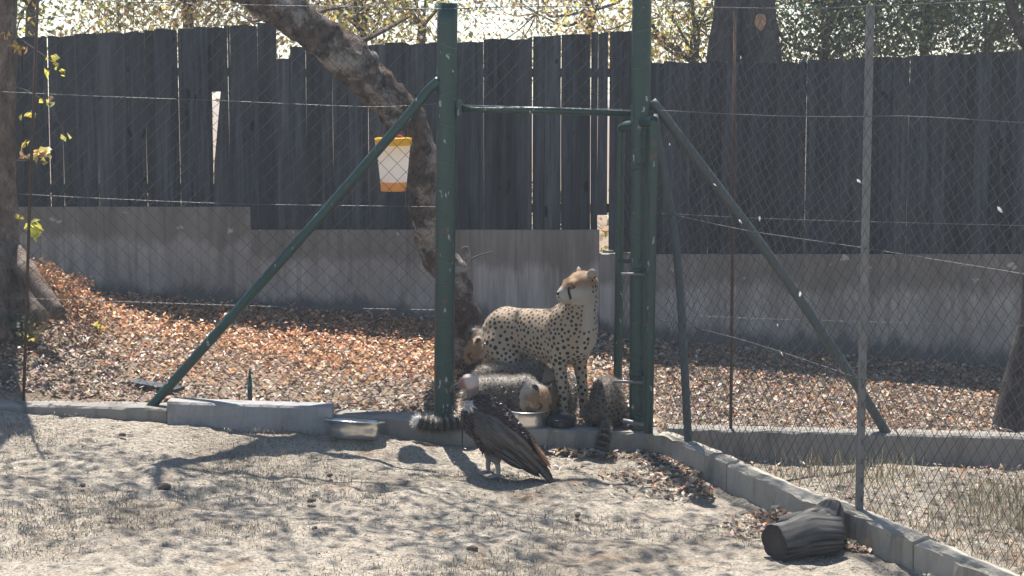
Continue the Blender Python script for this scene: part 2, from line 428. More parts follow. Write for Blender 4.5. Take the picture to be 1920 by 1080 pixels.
# ---------------------------------------------------------------- concrete
def concrete_piece(name, A, B, depth, z0a, z0b, zbot, mat, parent=None, outward=None, chip=0.004):
    """block from A to B (xy of the front face), going back by depth along outward"""
    A = Vector(A); B = Vector(B); L = (B - A).length; d = (B - A) / L
    nrm = outward if outward is not None else Vector((-d.y, d.x))
    nu = max(2, int(L / 0.07)); prof = []
    bev = 0.012
    # profile around: front bottom, front top (bevel), back top, back bottom
    prof = [(0, 0.0), (0, 0.35), (0, 0.7), (0, 1 - 0.0), (bev, 1.0), (depth * 0.35, 1.0), (depth * 0.7, 1.0), (depth - bev, 1.0), (depth, 1.0), (depth, 0.4), (depth, 0.0)]
    V = []; us = np.linspace(0, 1, nu + 1)
    for u in us:
        zt = z0a * (1 - u) + z0b * u
        for k, (w, h) in enumerate(prof):
            p = A + d * (L * u) + nrm * w
            z = zbot + (zt - zbot) * h
            if k in (3, 8): z -= bev
            jit = fbm(p.x * 9, p.y * 9, z * 9 + k, 3)
            e = 2.2 if k in (3, 4, 7, 8) else 1.0
            V.append((p.x - nrm.x * chip * jit * e, p.y - nrm.y * chip * jit * e, z - abs(chip * jit * e) if k in (3, 4, 7, 8) else z + chip * 0.6 * jit))
    m = len(prof); idx = np.arange(len(us) * m).reshape(len(us), m)
    Q = np.stack([idx[:-1, :-1], idx[1:, :-1], idx[1:, 1:], idx[:-1, 1:]], -1).reshape(-1, 4)
    c0 = len(V); V.append(tuple(np.mean([V[i] for i in idx[0]], 0))); V.append(tuple(np.mean([V[i] for i in idx[-1]], 0)))
    T = [(c0, idx[0][k], idx[0][(k + 1) % m]) for k in range(m)] + [(c0 + 1, idx[-1][(k + 1) % m], idx[-1][k]) for k in range(m)]
    return npobj(name, V, [Q, np.array(T)], mat, parent, smooth_shade=False)

def build_kerbs():
    def kerb_from_px(pxs, label, mat, Y=KERB_Y, depth=0.22, seg=1.3, name='concrete_kerb', zbot=-0.5):
        (ax, ay), (bx, by) = pxs
        a = P(ax, ay, Y); b = P(bx, by, Y); L = (b - a).length; k = max(1, round(L / seg))
        if k == 1:
            return tag(concrete_piece(name, a.xy, b.xy, depth, a.z, b.z, zbot, mat), label, 'kerb')
        root = empty(name, (a.x, a.y, a.z - 0.12), label, 'kerb')
        for i in range(k):
            p = a.lerp(b, i / k); q = a.lerp(b, (i + 1) / k - 0.004)
            o = concrete_piece('kerb_stone', p.xy, q.xy, depth, p.z, q.z, zbot, mat, chip=0.005); o.parent = root; o.matrix_parent_inverse = Matrix.Translation(-root.location)
        return root
    kc = MAT['kerb_concrete']
    kerb_from_px([(-260, 750), (312, 766)], 'low grey concrete kerb at the left under the chain-link fence', kc)
    kerb_from_px([(626, 777), (866, 789)], 'short stretch of kerb between the pale block and the gate threshold', kc)
    kerb_from_px([(868, 800), (1234, 812)], 'concrete gate threshold under the cheetah and her cubs', kc, seg=2.0)
    # pale taller block standing on the kerb line
    a = P(313, 753, KERB_Y - 0.12); b = P(622, 764, KERB_Y - 0.12)
    tag(concrete_piece('concrete_block', a.xy, b.xy, 0.17, a.z, b.z, -0.4, MAT['block_concrete'], chip=0.0025), 'long pale smooth concrete block on the kerb line left of the gate', 'block')
    # kerb that carries on behind the diagonal fence
    kerb_from_px([(1252, 803), (2120, 824)], 'straight grey kerb seen through the diagonal mesh fence', kc, Y=KERB_Y + 0.08, depth=0.18, seg=1.4)
    # diagonal kerb towards the camera
    root = empty('diagonal_kerb', (DIAG_A.x, DIAG_A.y, -0.14), 'weathered kerb of cast pieces running diagonally towards the camera at right', 'kerb')
    u = 0.0; lens = [0.95, 1.02, 0.9, 1.05, 1.0, 1.0]; zt = [0.0, -0.008, 0.006, -0.004, 0.005, 0]
    for i, L in enumerate(lens):
        p = DIAG_A + DIAG_D * u; q = DIAG_A + DIAG_D * (u + L - 0.012)
        o = concrete_piece('kerb_stone', p, q, 0.12, zt[i], zt[i] + 0.006 * (-1) ** i, -0.45, MAT['pale_kerb_concrete'], outward=DIAG_N, chip=0.009)
        o.parent = root; o.matrix_parent_inverse = Matrix.Translation(-root.location); u += L
build_kerbs()

WALL_Y = 15.0
def build_wall():
    root = empty('concrete_wall', (0, WALL_Y, -0.2), 'stained grey plastered wall stepping down under the plank fence', 'wall')
    def section(px0, px1, top, base):
        a = P(px0, top, WALL_Y); b = P(px1, top, WALL_Y)
        nx = int((b.x - a.x) / 0.12); nz = 12
        X, T = np.meshgrid(np.linspace(a.x, b.x, nx + 1), np.linspace(0, 1, nz + 1))
        zb = -0.6; Z = zb + (a.z - zb) * T
        Y = WALL_Y - 0.006 * fbm(X * 3, Z * 3, 1, 3)
        V = np.stack([X, Y, Z], -1).reshape(-1, 3); n = len(V)
        Vb = V.copy(); Vb[:, 1] = WALL_Y + 0.15
        idx = np.arange(n).reshape(nz + 1, nx + 1)
        Q = np.stack([idx[:-1, :-1], idx[:-1, 1:], idx[1:, 1:], idx[1:, :-1]], -1).reshape(-1, 4)
        Qt = np.stack([idx[-1, :-1], idx[-1, 1:], idx[-1, 1:] + n, idx[-1, :-1] + n], -1)
        Qe = np.concatenate([np.stack([idx[:-1, 0], idx[1:, 0], idx[1:, 0] + n, idx[:-1, 0] + n], -1), np.stack([idx[:-1, -1], idx[:-1, -1] + n, idx[1:, -1] + n, idx[1:, -1]], -1)])
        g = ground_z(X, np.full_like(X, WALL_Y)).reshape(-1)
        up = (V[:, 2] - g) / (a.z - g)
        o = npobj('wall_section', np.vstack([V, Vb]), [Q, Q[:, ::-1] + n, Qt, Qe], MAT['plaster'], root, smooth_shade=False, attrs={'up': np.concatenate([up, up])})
        o.matrix_parent_inverse = Matrix.Translation(-root.location)
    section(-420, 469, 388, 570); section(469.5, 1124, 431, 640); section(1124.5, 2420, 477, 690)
build_wall()

def build_planks():
    def plank(parent, x0, x1, zb, zt, y, skew=0.0, notch=None):
        w = x1 - x0; t = 0.02
        tl = zt + random.uniform(-0.012, 0.012); tr = zt + random.uniform(-0.012, 0.012); tm = (tl + tr) / 2 + random.uniform(0, 0.008)
        bl = zb + random.uniform(-0.006, 0.006)
        j = [random.uniform(-0.0025, 0.0025) for _ in range(6)]
        cup = random.uniform(-0.006, 0.006); tw = random.uniform(-0.008, 0.008)
        zs = [bl, (bl + zt) / 2, None]
        F = []
        for k, z in enumerate(zs):
            s = skew * (k / 2)
            row = [(x0 + s + j[k], y - tw * k / 2), ((x0 + x1) / 2 + s, y + cup), (x1 + s + j[k + 3], y + tw * k / 2)]
            for i, (xx, yy) in enumerate(row):
                zz = z if z is not None else (tl, tm, tr)[i]
                F.append((xx, yy, zz))
        if notch == 'wedge':   # broken board: split off towards the top left
            F[6] = (F[6][0] + w * 0.62, F[6][1], F[6][2] - 0.53); F[7] = (F[7][0] + w * 0.25, F[7][1], F[7][2] - 0.53); F[8] = (F[8][0], F[8][1], F[8][2] - 0.53)
            F[3] = (F[3][0] + w * 0.35, F[3][1], F[3][2] - 0.1); F[4] = (F[4][0] + w * 0.15, F[4][1], F[4][2] - 0.1)
        V = np.array(F + [(a, b + t, c) for a, b, c in F])
        Q = [(0,1,4,3),(1,2,5,4),(3,4,7,6),(4,5,8,7)]
        Q += [tuple(9 + i for i in q[::-1]) for q in Q]
        ring = [0, 1, 2, 5, 8, 7, 6, 3]
        Q += [(ring[i], ring[i] + 9, ring[(i + 1) % 8] + 9, ring[(i + 1) % 8]) for i in range(8)]
        V = V - np.array([(x0 + x1) / 2, y, zb])
        o = npobj('plank', V, [np.array(Q)], MAT['board'], parent, smooth_shade=False)
        o.location = Vector(((x0 + x1) / 2, y, zb)) - parent.location
        return o
    def run(label, px0, px1, top, bot, gaps, step=(24, 34), holes=(), y=WALL_Y + 0.03, name='plank_fence'):
        a = P(px0, bot(px0), y)
        root = empty(name, (P((px0 + px1) / 2, 400, y).x, y, a.z), label, 'fence')
        px = px0; flip = 1
        while px < px1 - 8:
            w = random.uniform(*step); w = min(w, px1 - px)
            gap = -1.6; skew = random.uniform(-0.0022, 0.0022); flip = -flip
            for g, gw, sk in gaps:
                if px < g <= px + w: w = g - px; gap = gw; skew = sk
            if px1 - (px + w) < 14: w = px1 - px
            c = px + w / 2
            zt = P(c, top(c), y).z; zb = P(c, bot(c), y).z
            hole = [h for h in holes if px <= h[0] < px + w]
            if hole:
                h = hole[0]
                if h[1] == 'wedge':
                    plank(root, P(px, 400, y).x, P(px + w, 400, y).x, P(c, 172, y).z, zt, y)
                    o = plank(root, P(px, 400, y).x, P(px + w, 400, y).x, zb, P(c, 172, y).z, y)
                    vs = o.data.vertices; ww = vs[8].co.x - vs[6].co.x
                    for q in (6, 15): vs[q].co.x += ww * 0.68; vs[q + 1].co.x += ww * 0.30
                    for q in (3, 12): vs[q].co.x += ww * 0.12; vs[q].co.z -= 0.12; vs[q + 1].co.z -= 0.12
                elif h[1] == 'short': plank(root, P(px, 400, y).x, P(px + w - gap, 400, y).x, zb, P(c, h[2], y).z, y)
                elif h[1] == 'raised': plank(root, P(px, 400, y).x, P(px + w - gap, 400, y).x, P(c, h[2], y).z, zt, y)
            else:
                plank(root, P(px, 400, y).x, P(px + w - gap, 400, y).x, zb, zt, y + (0.012 if gap < 0 else 0.0) * flip + random.uniform(-0.002, 0.002), skew)
            px += w
        xa = P(px0, 400, y).x; xb = P(px1, 400, y).x
        for fr in (0.12, 0.86):
            zt = P(px0 + 30, top(px0 + 30), y).z; zb = P(px0 + 30, bot(px0 + 30), y).z
            z = zb + (zt - zb) * fr
            b = MB(); b.box((xa, y + 0.035, z - 0.035), (xb, y + 0.075, z + 0.035)); o = b.obj('rail', MAT['board'], root, False); o.matrix_parent_inverse = Matrix.Translation(-root.location)
        for f in np.arange(0.05, 1, 0.3):
            x = xa + (xb - xa) * f; b = MB(); b.tube([(x, y + 0.22, -0.6), (x, y + 0.22, zt - 0.15)], 0.05, 8); o = b.obj('post', MAT['bark_dark'], root); o.matrix_parent_inverse = Matrix.Translation(-root.location)
    lin = lambda x0, y0, x1, y1: (lambda x: y0 + (y1 - y0) * (x - x0) / (x1 - x0))
    t1 = lin(40, 73, 500, 45)
    run('tall left run of dark weathered planks rising towards the leaning tree', -330, 521, t1, lambda x: 389 if x < 465 else 432,
        [(52, 0.8, 0.003), (97, 1.6, 0.004), (122, 1.2, 0.006), (188, 1.4, 0.005), (215, 1.8, -0.006), (278, 1.6, 0.004), (296, 0.9, 0), (341, 2.6, -0.004), (401, 0.2, 0), (432, 0.4, 0), (437, 1.6, 0.003), (488, 0.8, 0)], holes=[(416, 'wedge')])
    run('middle run of dark planks behind the leaning tree and the gate', 522, 1196, lambda x: 108 if 533 < x < 548 else (lin(548, 88, 830, 80)(x) if x < 830 else lin(860, 80, 1190, 58)(x)), lambda x: 432 if x < 1146 else 474,
        [(548, 0.4, 0), (577, 1.1, 0.003), (626, 1.2, -0.002), (772, 1.0, 0.002), (693, 1.2, 0.002), (908, 0.9, 0), (999, 2.2, 0.005), (1052, 1.2, 0.002), (1107, 0.8, 0.0), (1120, 0.4, 0), (1142, 3.6, -0.016)], step=(22, 31), holes=[(540, 'short', 109), (1130, 'raised', 404)])
    run('right run of dark bluish planks seen through the diagonal mesh', 1197, 2260, lambda x: 117 if x < 1500 else lin(1500, 115, 1920, 95)(x), lambda x: 477,
        [(1292, 0.9, 0.002), (1510, 1.4, -0.003), (1328, 0.9, 0), (1822, 0.9, 0.002), (1700, 0.7, 0)], step=(19, 27))
build_planks()

# ---------------------------------------------------------------- fences and gate
def sub(o, root):
    """keep world coordinates under an unrotated root"""
    o.parent = root; o.matrix_parent_inverse = Matrix.Translation(-root.location); return o

def segs_mesh(A, B, r, n=3):
    """many straight wire pieces A[i]-B[i] as thin prisms"""
    A = np.asarray(A, float); B = np.asarray(B, float)
    d = B - A; L = np.linalg.norm(d, axis=1, keepdims=True); d = d / (L + 1e-9)
    ref = np.where(np.abs(d[:, 2:3]) < 0.9, np.array([[0, 0, 1.0]]), np.array([[1.0, 0, 0]]))
    u = np.cross(d, ref); u /= np.linalg.norm(u, axis=1, keepdims=True); w = np.cross(d, u)
    th = np.arange(n) / n * 2 * math.pi
    ring = np.cos(th)[None, :, None] * u[:, None, :] + np.sin(th)[None, :, None] * w[:, None, :]
    V = np.concatenate([A[:, None, :] + ring * r, B[:, None, :] + ring * r], 1)      # m,2n,3
    m = len(A); base = (np.arange(m) * 2 * n)[:, None, None]
    q = np.array([(j, (j + 1) % n, n + (j + 1) % n, n + j) for j in range(n)])[None]
    return V.reshape(-1, 3), (base + q).reshape(-1, 4)

def diamond_mesh(name, A, B, z0, z1, parent, cell=0.104, r=0.0017, sag=0.006, mat='mesh', hexa=False, vcell=None):
    """chain link between plan points A and B; z0, z1 = (start, end) heights"""
    A = Vector(A); B = Vector(B); L = (B - A).length; d = (B - A) / L; nrm = Vector((-d.y, d.x))
    vc = vcell or cell
    nu = int(L / (cell / 2)); nv = int(max(z1[0] - z0[0], z1[1] - z0[1]) / (vc / 2))
    I, J = np.meshgrid(np.arange(nu + 1), np.arange(nv + 1), indexing='ij')
    u = I * cell / 2; f = u / L
    zb = z0[0] + (z0[1] - z0[0]) * f; zt = z1[0] + (z1[1] - z1[0]) * f
    v = zb + J / nv * (zt - zb)
    u = u + 0.010 * fbm(u * 0.9, v * 0.9, A.x, 2) + 0.0022 * vnoise(u * 19, v * 19, 3.3)
    v = v + 0.010 * fbm(u * 0.8 + 9, v * 0.8, A.x, 2) + 0.0022 * vnoise(u * 19, v * 19, 8.3)
    off = sag * 3 * fbm(u * 0.7, v * 0.7, 5, 2) + r * 0.9 * np.where(J % 2 == 0, 1, -1)
    Pt = np.stack([A.x + d.x * u + nrm.x * off, A.y + d.y * u + nrm.y * off, v], -1)
    a = []; b = []
    par = (I + J) % 2 == 0
    for di in (1, -1):
        if di == 1: s = Pt[:-1, :-1][par[:-1, :-1]]; e = Pt[1:, 1:][par[:-1, :-1]]
        else: s = Pt[1:, :-1][par[1:, :-1]]; e = Pt[:-1, 1:][par[1:, :-1]]
        a.append(s); b.append(e)
    V, Q = segs_mesh(np.vstack(a), np.vstack(b), r)
    return sub(npobj(name, V, [Q], MAT[mat], smooth_shade=True), parent)

def strand(name, pts, parent, r=0.0022, twist=True, mat='wire', n=14):
    c = bezier(pts, n); 
    L = np.concatenate([[0], np.cumsum(np.linalg.norm(np.diff(c, axis=0), axis=1))])
    b = MB()
    if twist:
        k = int(L[-1] / 0.02) + 2; s = np.linspace(0, L[-1], k)
        q = np.stack([np.interp(s, L, c[:, i]) for i in range(3)], -1)
        for ph in (0, math.pi):
            th = s / 0.075 * 2 * math.pi + ph
            o = np.stack([np.zeros(k), np.cos(th), np.sin(th)], -1) * r * 1.05
            b.tube(q + o, r, 4, cap=False)
    else:
        b.tube(c, r, 5, cap=False)
    return sub(b.obj(name, MAT[mat]), parent)

FENCE_Y = KERB_Y + 0.12
TOP = 2.62
def build_fences():
    # ---- left fence
    root = empty('chain_link_fence', (-2.2, FENCE_Y, 0.05), 'left chain-link fence of large diamonds between the edge tree and the green gate post', 'fence')
    xl = -4.3; xr = P(822, 400, FENCE_Y).x
    diamond_mesh('wire_mesh', (xl, FENCE_Y), (xr, FENCE_Y), (0.20, 0.03), (TOP, TOP), root)
    Pf = lambda x, y: P(x, y, FENCE_Y - 0.008)
    strand('line_wire', [Pf(-160, 166), Pf(0, 172), Pf(200, 181), Pf(420, 189), Pf(690, 200), Pf(822, 194)], root, twist=True, r=0.0010)
    strand('line_wire', [Pf(-160, 358), Pf(0, 362), Pf(190, 372), Pf(440, 382), Pf(700, 386), Pf(822, 388)], root, twist=True, r=0.0010)
    strand('line_wire', [Pf(-160, 552), Pf(0, 558), Pf(300, 568), Pf(560, 576), Pf(815, 581)], root, twist=True, r=0.0010)
    strand('line_wire', [Pf(-160, -10), Pf(300, 5), Pf(700, 14), Pf(822, 15)], root, twist=True, r=0.0018)
    b = MB(); b.tube([P(44, 760, FENCE_Y + 0.01), P(55, 400, FENCE_Y + 0.01), P(73, -60, FENCE_Y + 0.01)], 0.010, 6); sub(b.obj('stake', MAT['rust']), root)
    # ---- frame of the gate
    fr = empty('gate_frame', (0, FENCE_Y, 0.0), 'green steel gate frame with two tall posts, crossbar and long diagonal braces', 'gate frame')
    def post(px_t, py_t, px_b, py_b, r, name='post', mat='green', Y=FENCE_Y, wraps=True, wr=11):
        a = P(px_b, py_b, Y); t = P(px_t, py_t, Y)
        a.y = t.y = Y
        a2 = a + (a - t) * 0.06
        b = MB(); k = 24; pts = [a2.lerp(t, i / k) for i in range(k + 1)]
        b.tube(pts, r, 20, rough=0.012, nz=7)
        o = sub(b.obj(name, MAT[mat]), fr)
        if wraps:          # turns of binding wire round the post
            for i in range(wr):
                f = 0.08 + 0.88 * (i + random.uniform(-0.3, 0.3)) / wr; c = a.lerp(t, f); th = np.linspace(0, 2 * math.pi, 22)
                q = np.stack([c.x + (r + 0.0015) * np.cos(th), c.y + (r + 0.0015) * np.sin(th), c.z + random.uniform(-0.03, 0.03) * np.cos(th + random.uniform(-0.6, 0.6))], -1)
                w = MB(); w.tube(q, 0.0013, 4, cap=False); ob = w.obj('tie_wire', MAT['wire']); sub(ob, fr)
        return a, t
    aL, tL = post(839, 6, 832, 786, 0.063)
    aR, tR = post(1204, -60, 1197, 800, 0.060)
    b = MB(); b.tube([P(858, 203, FENCE_Y), P(1190, 212, FENCE_Y)], 0.023, 12); sub(b.obj('crossbar', MAT['green']), fr)
    strand('line_wire', [P(790, 196, FENCE_Y - 0.03), P(860, 193, FENCE_Y - 0.03), P(890, 202, FENCE_Y - 0.024), P(1040, 203, FENCE_Y - 0.024), P(1190, 209, FENCE_Y - 0.024)], fr, r=0.0026)
    br = bezier([P(824, 150, FENCE_Y - 0.02), P(800, 172, FENCE_Y - 0.02), P(760, 222, FENCE_Y - 0.02), P(560, 452, FENCE_Y - 0.02), P(287, 758, FENCE_Y - 0.02), P(270, 778, FENCE_Y - 0.02)], 5)
    b = MB(); b.tube(br, 0.031, 14, rough=0.01, nz=6); sub(b.obj('brace', MAT['green']), fr)
    br = bezier([P(1222, 190, FENCE_Y + 0.01), P(1262, 240, FENCE_Y + 0.01), P(1450, 490, FENCE_Y + 0.01), P(1600, 712, FENCE_Y + 0.02), P(1668, 822, FENCE_Y + 0.02)], 5)
    b = MB(); b.tube(br, 0.031, 14, rough=0.01, nz=6); sub(b.obj('brace', MAT['dgreen']), fr)
    f0 = DIAG_A + DIAG_N * 0.06
    q = f0 + DIAG_D * 0.34
    b = MB(); b.tube(bezier([P(1226, 215, FENCE_Y - 0.04), Vector((f0.x + 0.06, f0.y - 0.05, 1.1)), Vector((q.x, q.y, -0.12))], 8), 0.025, 14); sub(b.obj('brace', MAT['dgreen']), fr)
    diamond_mesh('wire_mesh', (P(860, 100, FENCE_Y).x, FENCE_Y - 0.02), (P(1186, 100, FENCE_Y).x, FENCE_Y - 0.02), (P(900, 200, FENCE_Y).z, P(1100, 206, FENCE_Y).z), (TOP + 0.1, TOP + 0.1), fr)
    strand('line_wire', [P(760, 16, FENCE_Y - 0.06), P(822, 17, FENCE_Y - 0.066), P(1000, 12, FENCE_Y - 0.03), P(1190, 16, FENCE_Y - 0.05)], fr, r=0.0022)
    # ---- gate leaf swung inwards
    YN = FENCE_Y - 0.28; g0 = P(1222, 800, YN); YF = FENCE_Y + 0.36
    gt = empty('open_gate', (g0.x, g0.y, 0), 'narrow-looking green pipe gate with rounded top, swung open beside the right post', 'gate')
    n1 = P(1226, 226, YN); near_b = P(1216, 812, YN)
    far_t = P(1165, 240, YF); far_b = P(1157, 788, YF)
    path = [near_b, near_b.lerp(n1, 0.3), near_b.lerp(n1, 0.6), near_b.lerp(n1, 0.955), n1.lerp(far_t, 0.04) + Vector((0, 0, 0.0)), n1.lerp(far_t, 0.5), n1.lerp(far_t, 0.95), far_t.lerp(far_b, 0.06), far_t.lerp(far_b, 0.5), far_b]
    b = MB(); b.tube(bezier(path, 6), 0.028, 14); sub(b.obj('pipe_frame', MAT['green']), gt)
    for f in (0.55, 0.05):
        b = MB(); b.tube([near_b.lerp(n1, f), far_b.lerp(far_t, f)], 0.014, 8); sub(b.obj('rail', MAT['green']), gt)
    dv = (far_b - near_b)
    diamond_mesh('wire_mesh', near_b.xy, far_b.xy, (near_b.z + 0.02, far_b.z + 0.02), (n1.z - 0.04, far_t.z - 0.04), gt)
    for (x0, y0, x1, y1) in ((1150, 715, 1206, 717), (1165, 514, 1210, 514), (1130, 471, 1150, 472)):
        b = MB(); b.tube([P(x0, y0, FENCE_Y - 0.08), P(x1, y1, FENCE_Y - 0.08)], 0.010, 8); sub(b.obj('bolt', MAT['galv']), gt)
    b = MB(); b.tube([P(1168, 789, FENCE_Y - 0.1), P(1206, 797, FENCE_Y - 0.1)], 0.016, 8); sub(b.obj('drop_bolt', MAT['galv']), gt)
    # hinge straps round the corner post, brackets where the crossbar meets the posts
    for z in (0.35, 1.0, 1.65):
        c = P(1200, 600, FENCE_Y); b = MB(); b.lathe([(0.063, z - 0.02), (0.067, z - 0.018), (0.067, z + 0.018), (0.063, z + 0.02)], 20, (c.x, FENCE_Y, 0)); b.tube([(c.x + 0.02, FENCE_Y - 0.05, z), (near_b.x - 0.01, YN + 0.02, z)], 0.011, 8); sub(b.obj('hinge', MAT['green']), gt)
    for px, py in ((862, 203), (1186, 212)):
        c = P(px, py, FENCE_Y); b = MB(); b.box((-0.012, -0.035, -0.05), (0.012, 0.035, 0.05), c=c); sub(b.obj('bracket', MAT['green'], None, False), fr)
    # ---- front fence right of the corner
    root = empty('chain_link_fence', (2.3, FENCE_Y, 0.0), 'chain-link fence running right from the corner post behind the diagonal fence', 'fence')
    diamond_mesh('wire_mesh', (P(1232, 400, FENCE_Y).x, FENCE_Y + 0.03), (4.4, FENCE_Y + 0.03), (0.0, -0.06), (TOP, TOP), root, cell=0.09)
    strand('line_wire', [P(1240, 400, FENCE_Y), P(1500, 412, FENCE_Y), P(1960, 424, FENCE_Y)], root, r=0.0010)
    strand('line_wire', [P(1240, 590, FENCE_Y), P(1500, 600, FENCE_Y), P(1960, 612, FENCE_Y)], root, r=0.0010)
    b = MB(); b.tube([P(1370, 815, FENCE_Y + 0.02), P(1378, 20, FENCE_Y + 0.02)], 0.011, 6); sub(b.obj('stake', MAT['rust']), root)
    # ---- diagonal fence towards the camera
    A = f0 + DIAG_D * 0.02; B = f0 + DIAG_D * 5.6
    root = empty('diagonal_fence', (A.x, A.y, 0), 'diamond mesh fence standing on the diagonal kerb at right with one pale post', 'fence')
    diamond_mesh('wire_mesh', A, B, (0.01, 0.01), (TOP - 0.02, TOP + 0.05), root, cell=0.085, vcell=0.10, r=0.0016)
    diamond_mesh('chicken_wire', A + DIAG_N * 0.012, B + DIAG_N * 0.012, (0.012, 0.012), (0.74, 0.70), root, cell=0.040, vcell=0.05, r=0.0007, mat='wire')
    def on_line(px, py):      # point of the fence plane that shows at a pixel
        lo, hi = 0.0, 8.0
        for _ in range(50):
            m = (lo + hi) / 2; c = f0 + DIAG_D * m
            if c.x / c.y < (P(px, py, 1.0).x): lo = m
            else: hi = m
        c = f0 + DIAG_D * lo
        return P(px, py, c.y)
    for ps in ([(1240, 207), (1420, 216), (1560, 219), (1700, 218), (1920, 230), (2200, 245)], [(1250, 400), (1400, 432), (1600, 462), (1760, 488), (1920, 514), (2200, 560)], [(1240, 600), (1400, 640), (1600, 706), (1780, 768), (1960, 830)], [(1236, 12), (1500, 16), (1620, 12), (1800, 4), (1960, -8)]):
        strand('line_wire', [on_line(*q) for q in ps], root, r=0.0016)
    a = on_line(1614, 962); t = on_line(1630, 8); t.x, t.y = a.x, a.y
    b = MB(); b.box((-0.017, -0.003, -0.08), (0.018, 0.003, t.z - a.z), c=(a.x, a.y + 0.03, a.z)); b.box((-0.017, 0.003, -0.08), (-0.011, 0.04, t.z - a.z), c=(a.x, a.y + 0.03, a.z))
    sub(b.obj('angle_post', MAT['galv'], None, False), root)
    # loose rolled mesh along the top of the diagonal fence
    A3 = []; B3 = []
    for i in range(260):
        u = i * 0.022; c = f0 + DIAG_D * u
        for k in range(5):
            th = k / 5 * 2 * math.pi + i * 0.9; th2 = th + 1.1
            rr = 0.075 + 0.02 * math.sin(u * 3)
            z = TOP + 0.10 + 0.03 * math.sin(u * 2.1) + 0.02 * u
            c2 = f0 + DIAG_D * (u + 0.03)
            A3.append((c.x + DIAG_N.x * rr * math.cos(th), c.y + DIAG_N.y * rr * math.cos(th), z + rr * math.sin(th)))
            B3.append((c2.x + DIAG_N.x * rr * math.cos(th2), c2.y + DIAG_N.y * rr * math.cos(th2), z + rr * math.sin(th2)))
    V, Q = segs_mesh(A3, B3, 0.0016); sub(npobj('rolled_mesh', V, [Q], MAT['mesh']), root)
    # feathers caught in the wires
    for i, (px, py) in enumerate([(1340, 346), (1388, 415), (1500, 551), (1458, 610), (1256, 271), (1611, 340), (1466, 663), (1874, 393), (1424, 410)]):
        c = on_line(px, py); s = random.uniform(0.010, 0.021)
        V = [(0, 0, -s), (s * 0.35, 0.004, -s * 0.3), (s * 0.3, 0.003, s * 0.6), (0, 0, s), (-s * 0.35, 0.005, s * 0.4), (-s * 0.3, -0.004, -s * 0.4), (0, 0.008, 0)]
        o = npobj('feather', V, [np.array([(0, 1, 6), (1, 2, 6), (2, 3, 6), (3, 4, 6), (4, 5, 6), (5, 0, 6)])], MAT['whitefeather'])
        o.location = c + Vector((0, -0.006, 0)); o.rotation_euler = (random.uniform(-0.4, 0.4), random.uniform(-1, 1), random.uniform(-0.5, 0.5))
        tag(o, ['white feather caught in the mesh where it crosses the right brace', 'small white feather in the mesh just below the brace feather', 'white feather in the mesh right of the brace beside the pale wall', 'white feather in the mesh left of the brace beside the pale wall', 'white feather in the mesh nearest the green corner post', 'white feather in the mesh touching the pale angle post', 'lowest white feather in the mesh, just above the leaf litter', 'white feather in the mesh nearest the right picture edge', 'tiny white feather in the mesh between brace and angle post, high up'][i], 'feather', 'white feathers caught in the fence')
build_fences()

# ---------------------------------------------------------------- trees
def leaves_np(C, size, col, up=0.3, aspect=0.55, curl=0.25, flat=False):
    """C (n,3) centres -> folded two-triangle leaves; returns V, T, colours"""
    n = len(C)
    if flat:
        th = rng.random(n) * 2 * math.pi; tilt = rng.normal(0, 0.38, n)
        d = np.stack([np.cos(th) * np.cos(tilt), np.sin(th) * np.cos(tilt), np.sin(tilt)], -1)
        ref = np.stack([rng.normal(0, 0.35, n), rng.normal(0, 0.35, n), np.ones(n)], -1)
    else:
        d = rng.normal(0, 1, (n, 3)); d[:, 2] -= 0.3; d /= np.linalg.norm(d, axis=1, keepdims=True)
        ref = rng.normal(0, 1, (n, 3)); ref[:, 2] += up
    s = np.cross(ref, d); s /= np.linalg.norm(s, axis=1, keepdims=True) + 1e-9
    nn = np.cross(d, s)
    L = (size * rng.uniform(0.45, 1.45, n))[:, None]; W = L * aspect * rng.uniform(0.7, 1.2, n)[:, None]; K = L * curl * rng.uniform(-0.4, 1.2, n)[:, None]
    b = C - d * L * 0.5; t = C + d * L * 0.5 + nn * K * 0.6; l = C + s * W * 0.5 + nn * K; r = C - s * W * 0.5 + nn * K
    V = np.stack([b, t, l, r], 1).reshape(-1, 3)
    i = (np.arange(n) * 4)[:, None]
    T = np.concatenate([i + np.array([[0, 3, 1]]), i + np.array([[0, 1, 2]])], 1).reshape(-1, 3)
    return V, T, np.repeat(col, 4, 0)

def palette(n, cols, jit=0.2):
    cols = np.array(cols, float); c = cols[rng.integers(0, len(cols), n)]
    return np.clip(c * (1 + rng.normal(0, jit, (n, 1))) * (1 + rng.normal(0, 0.06, (n, 3))), 0.005, 0.95)

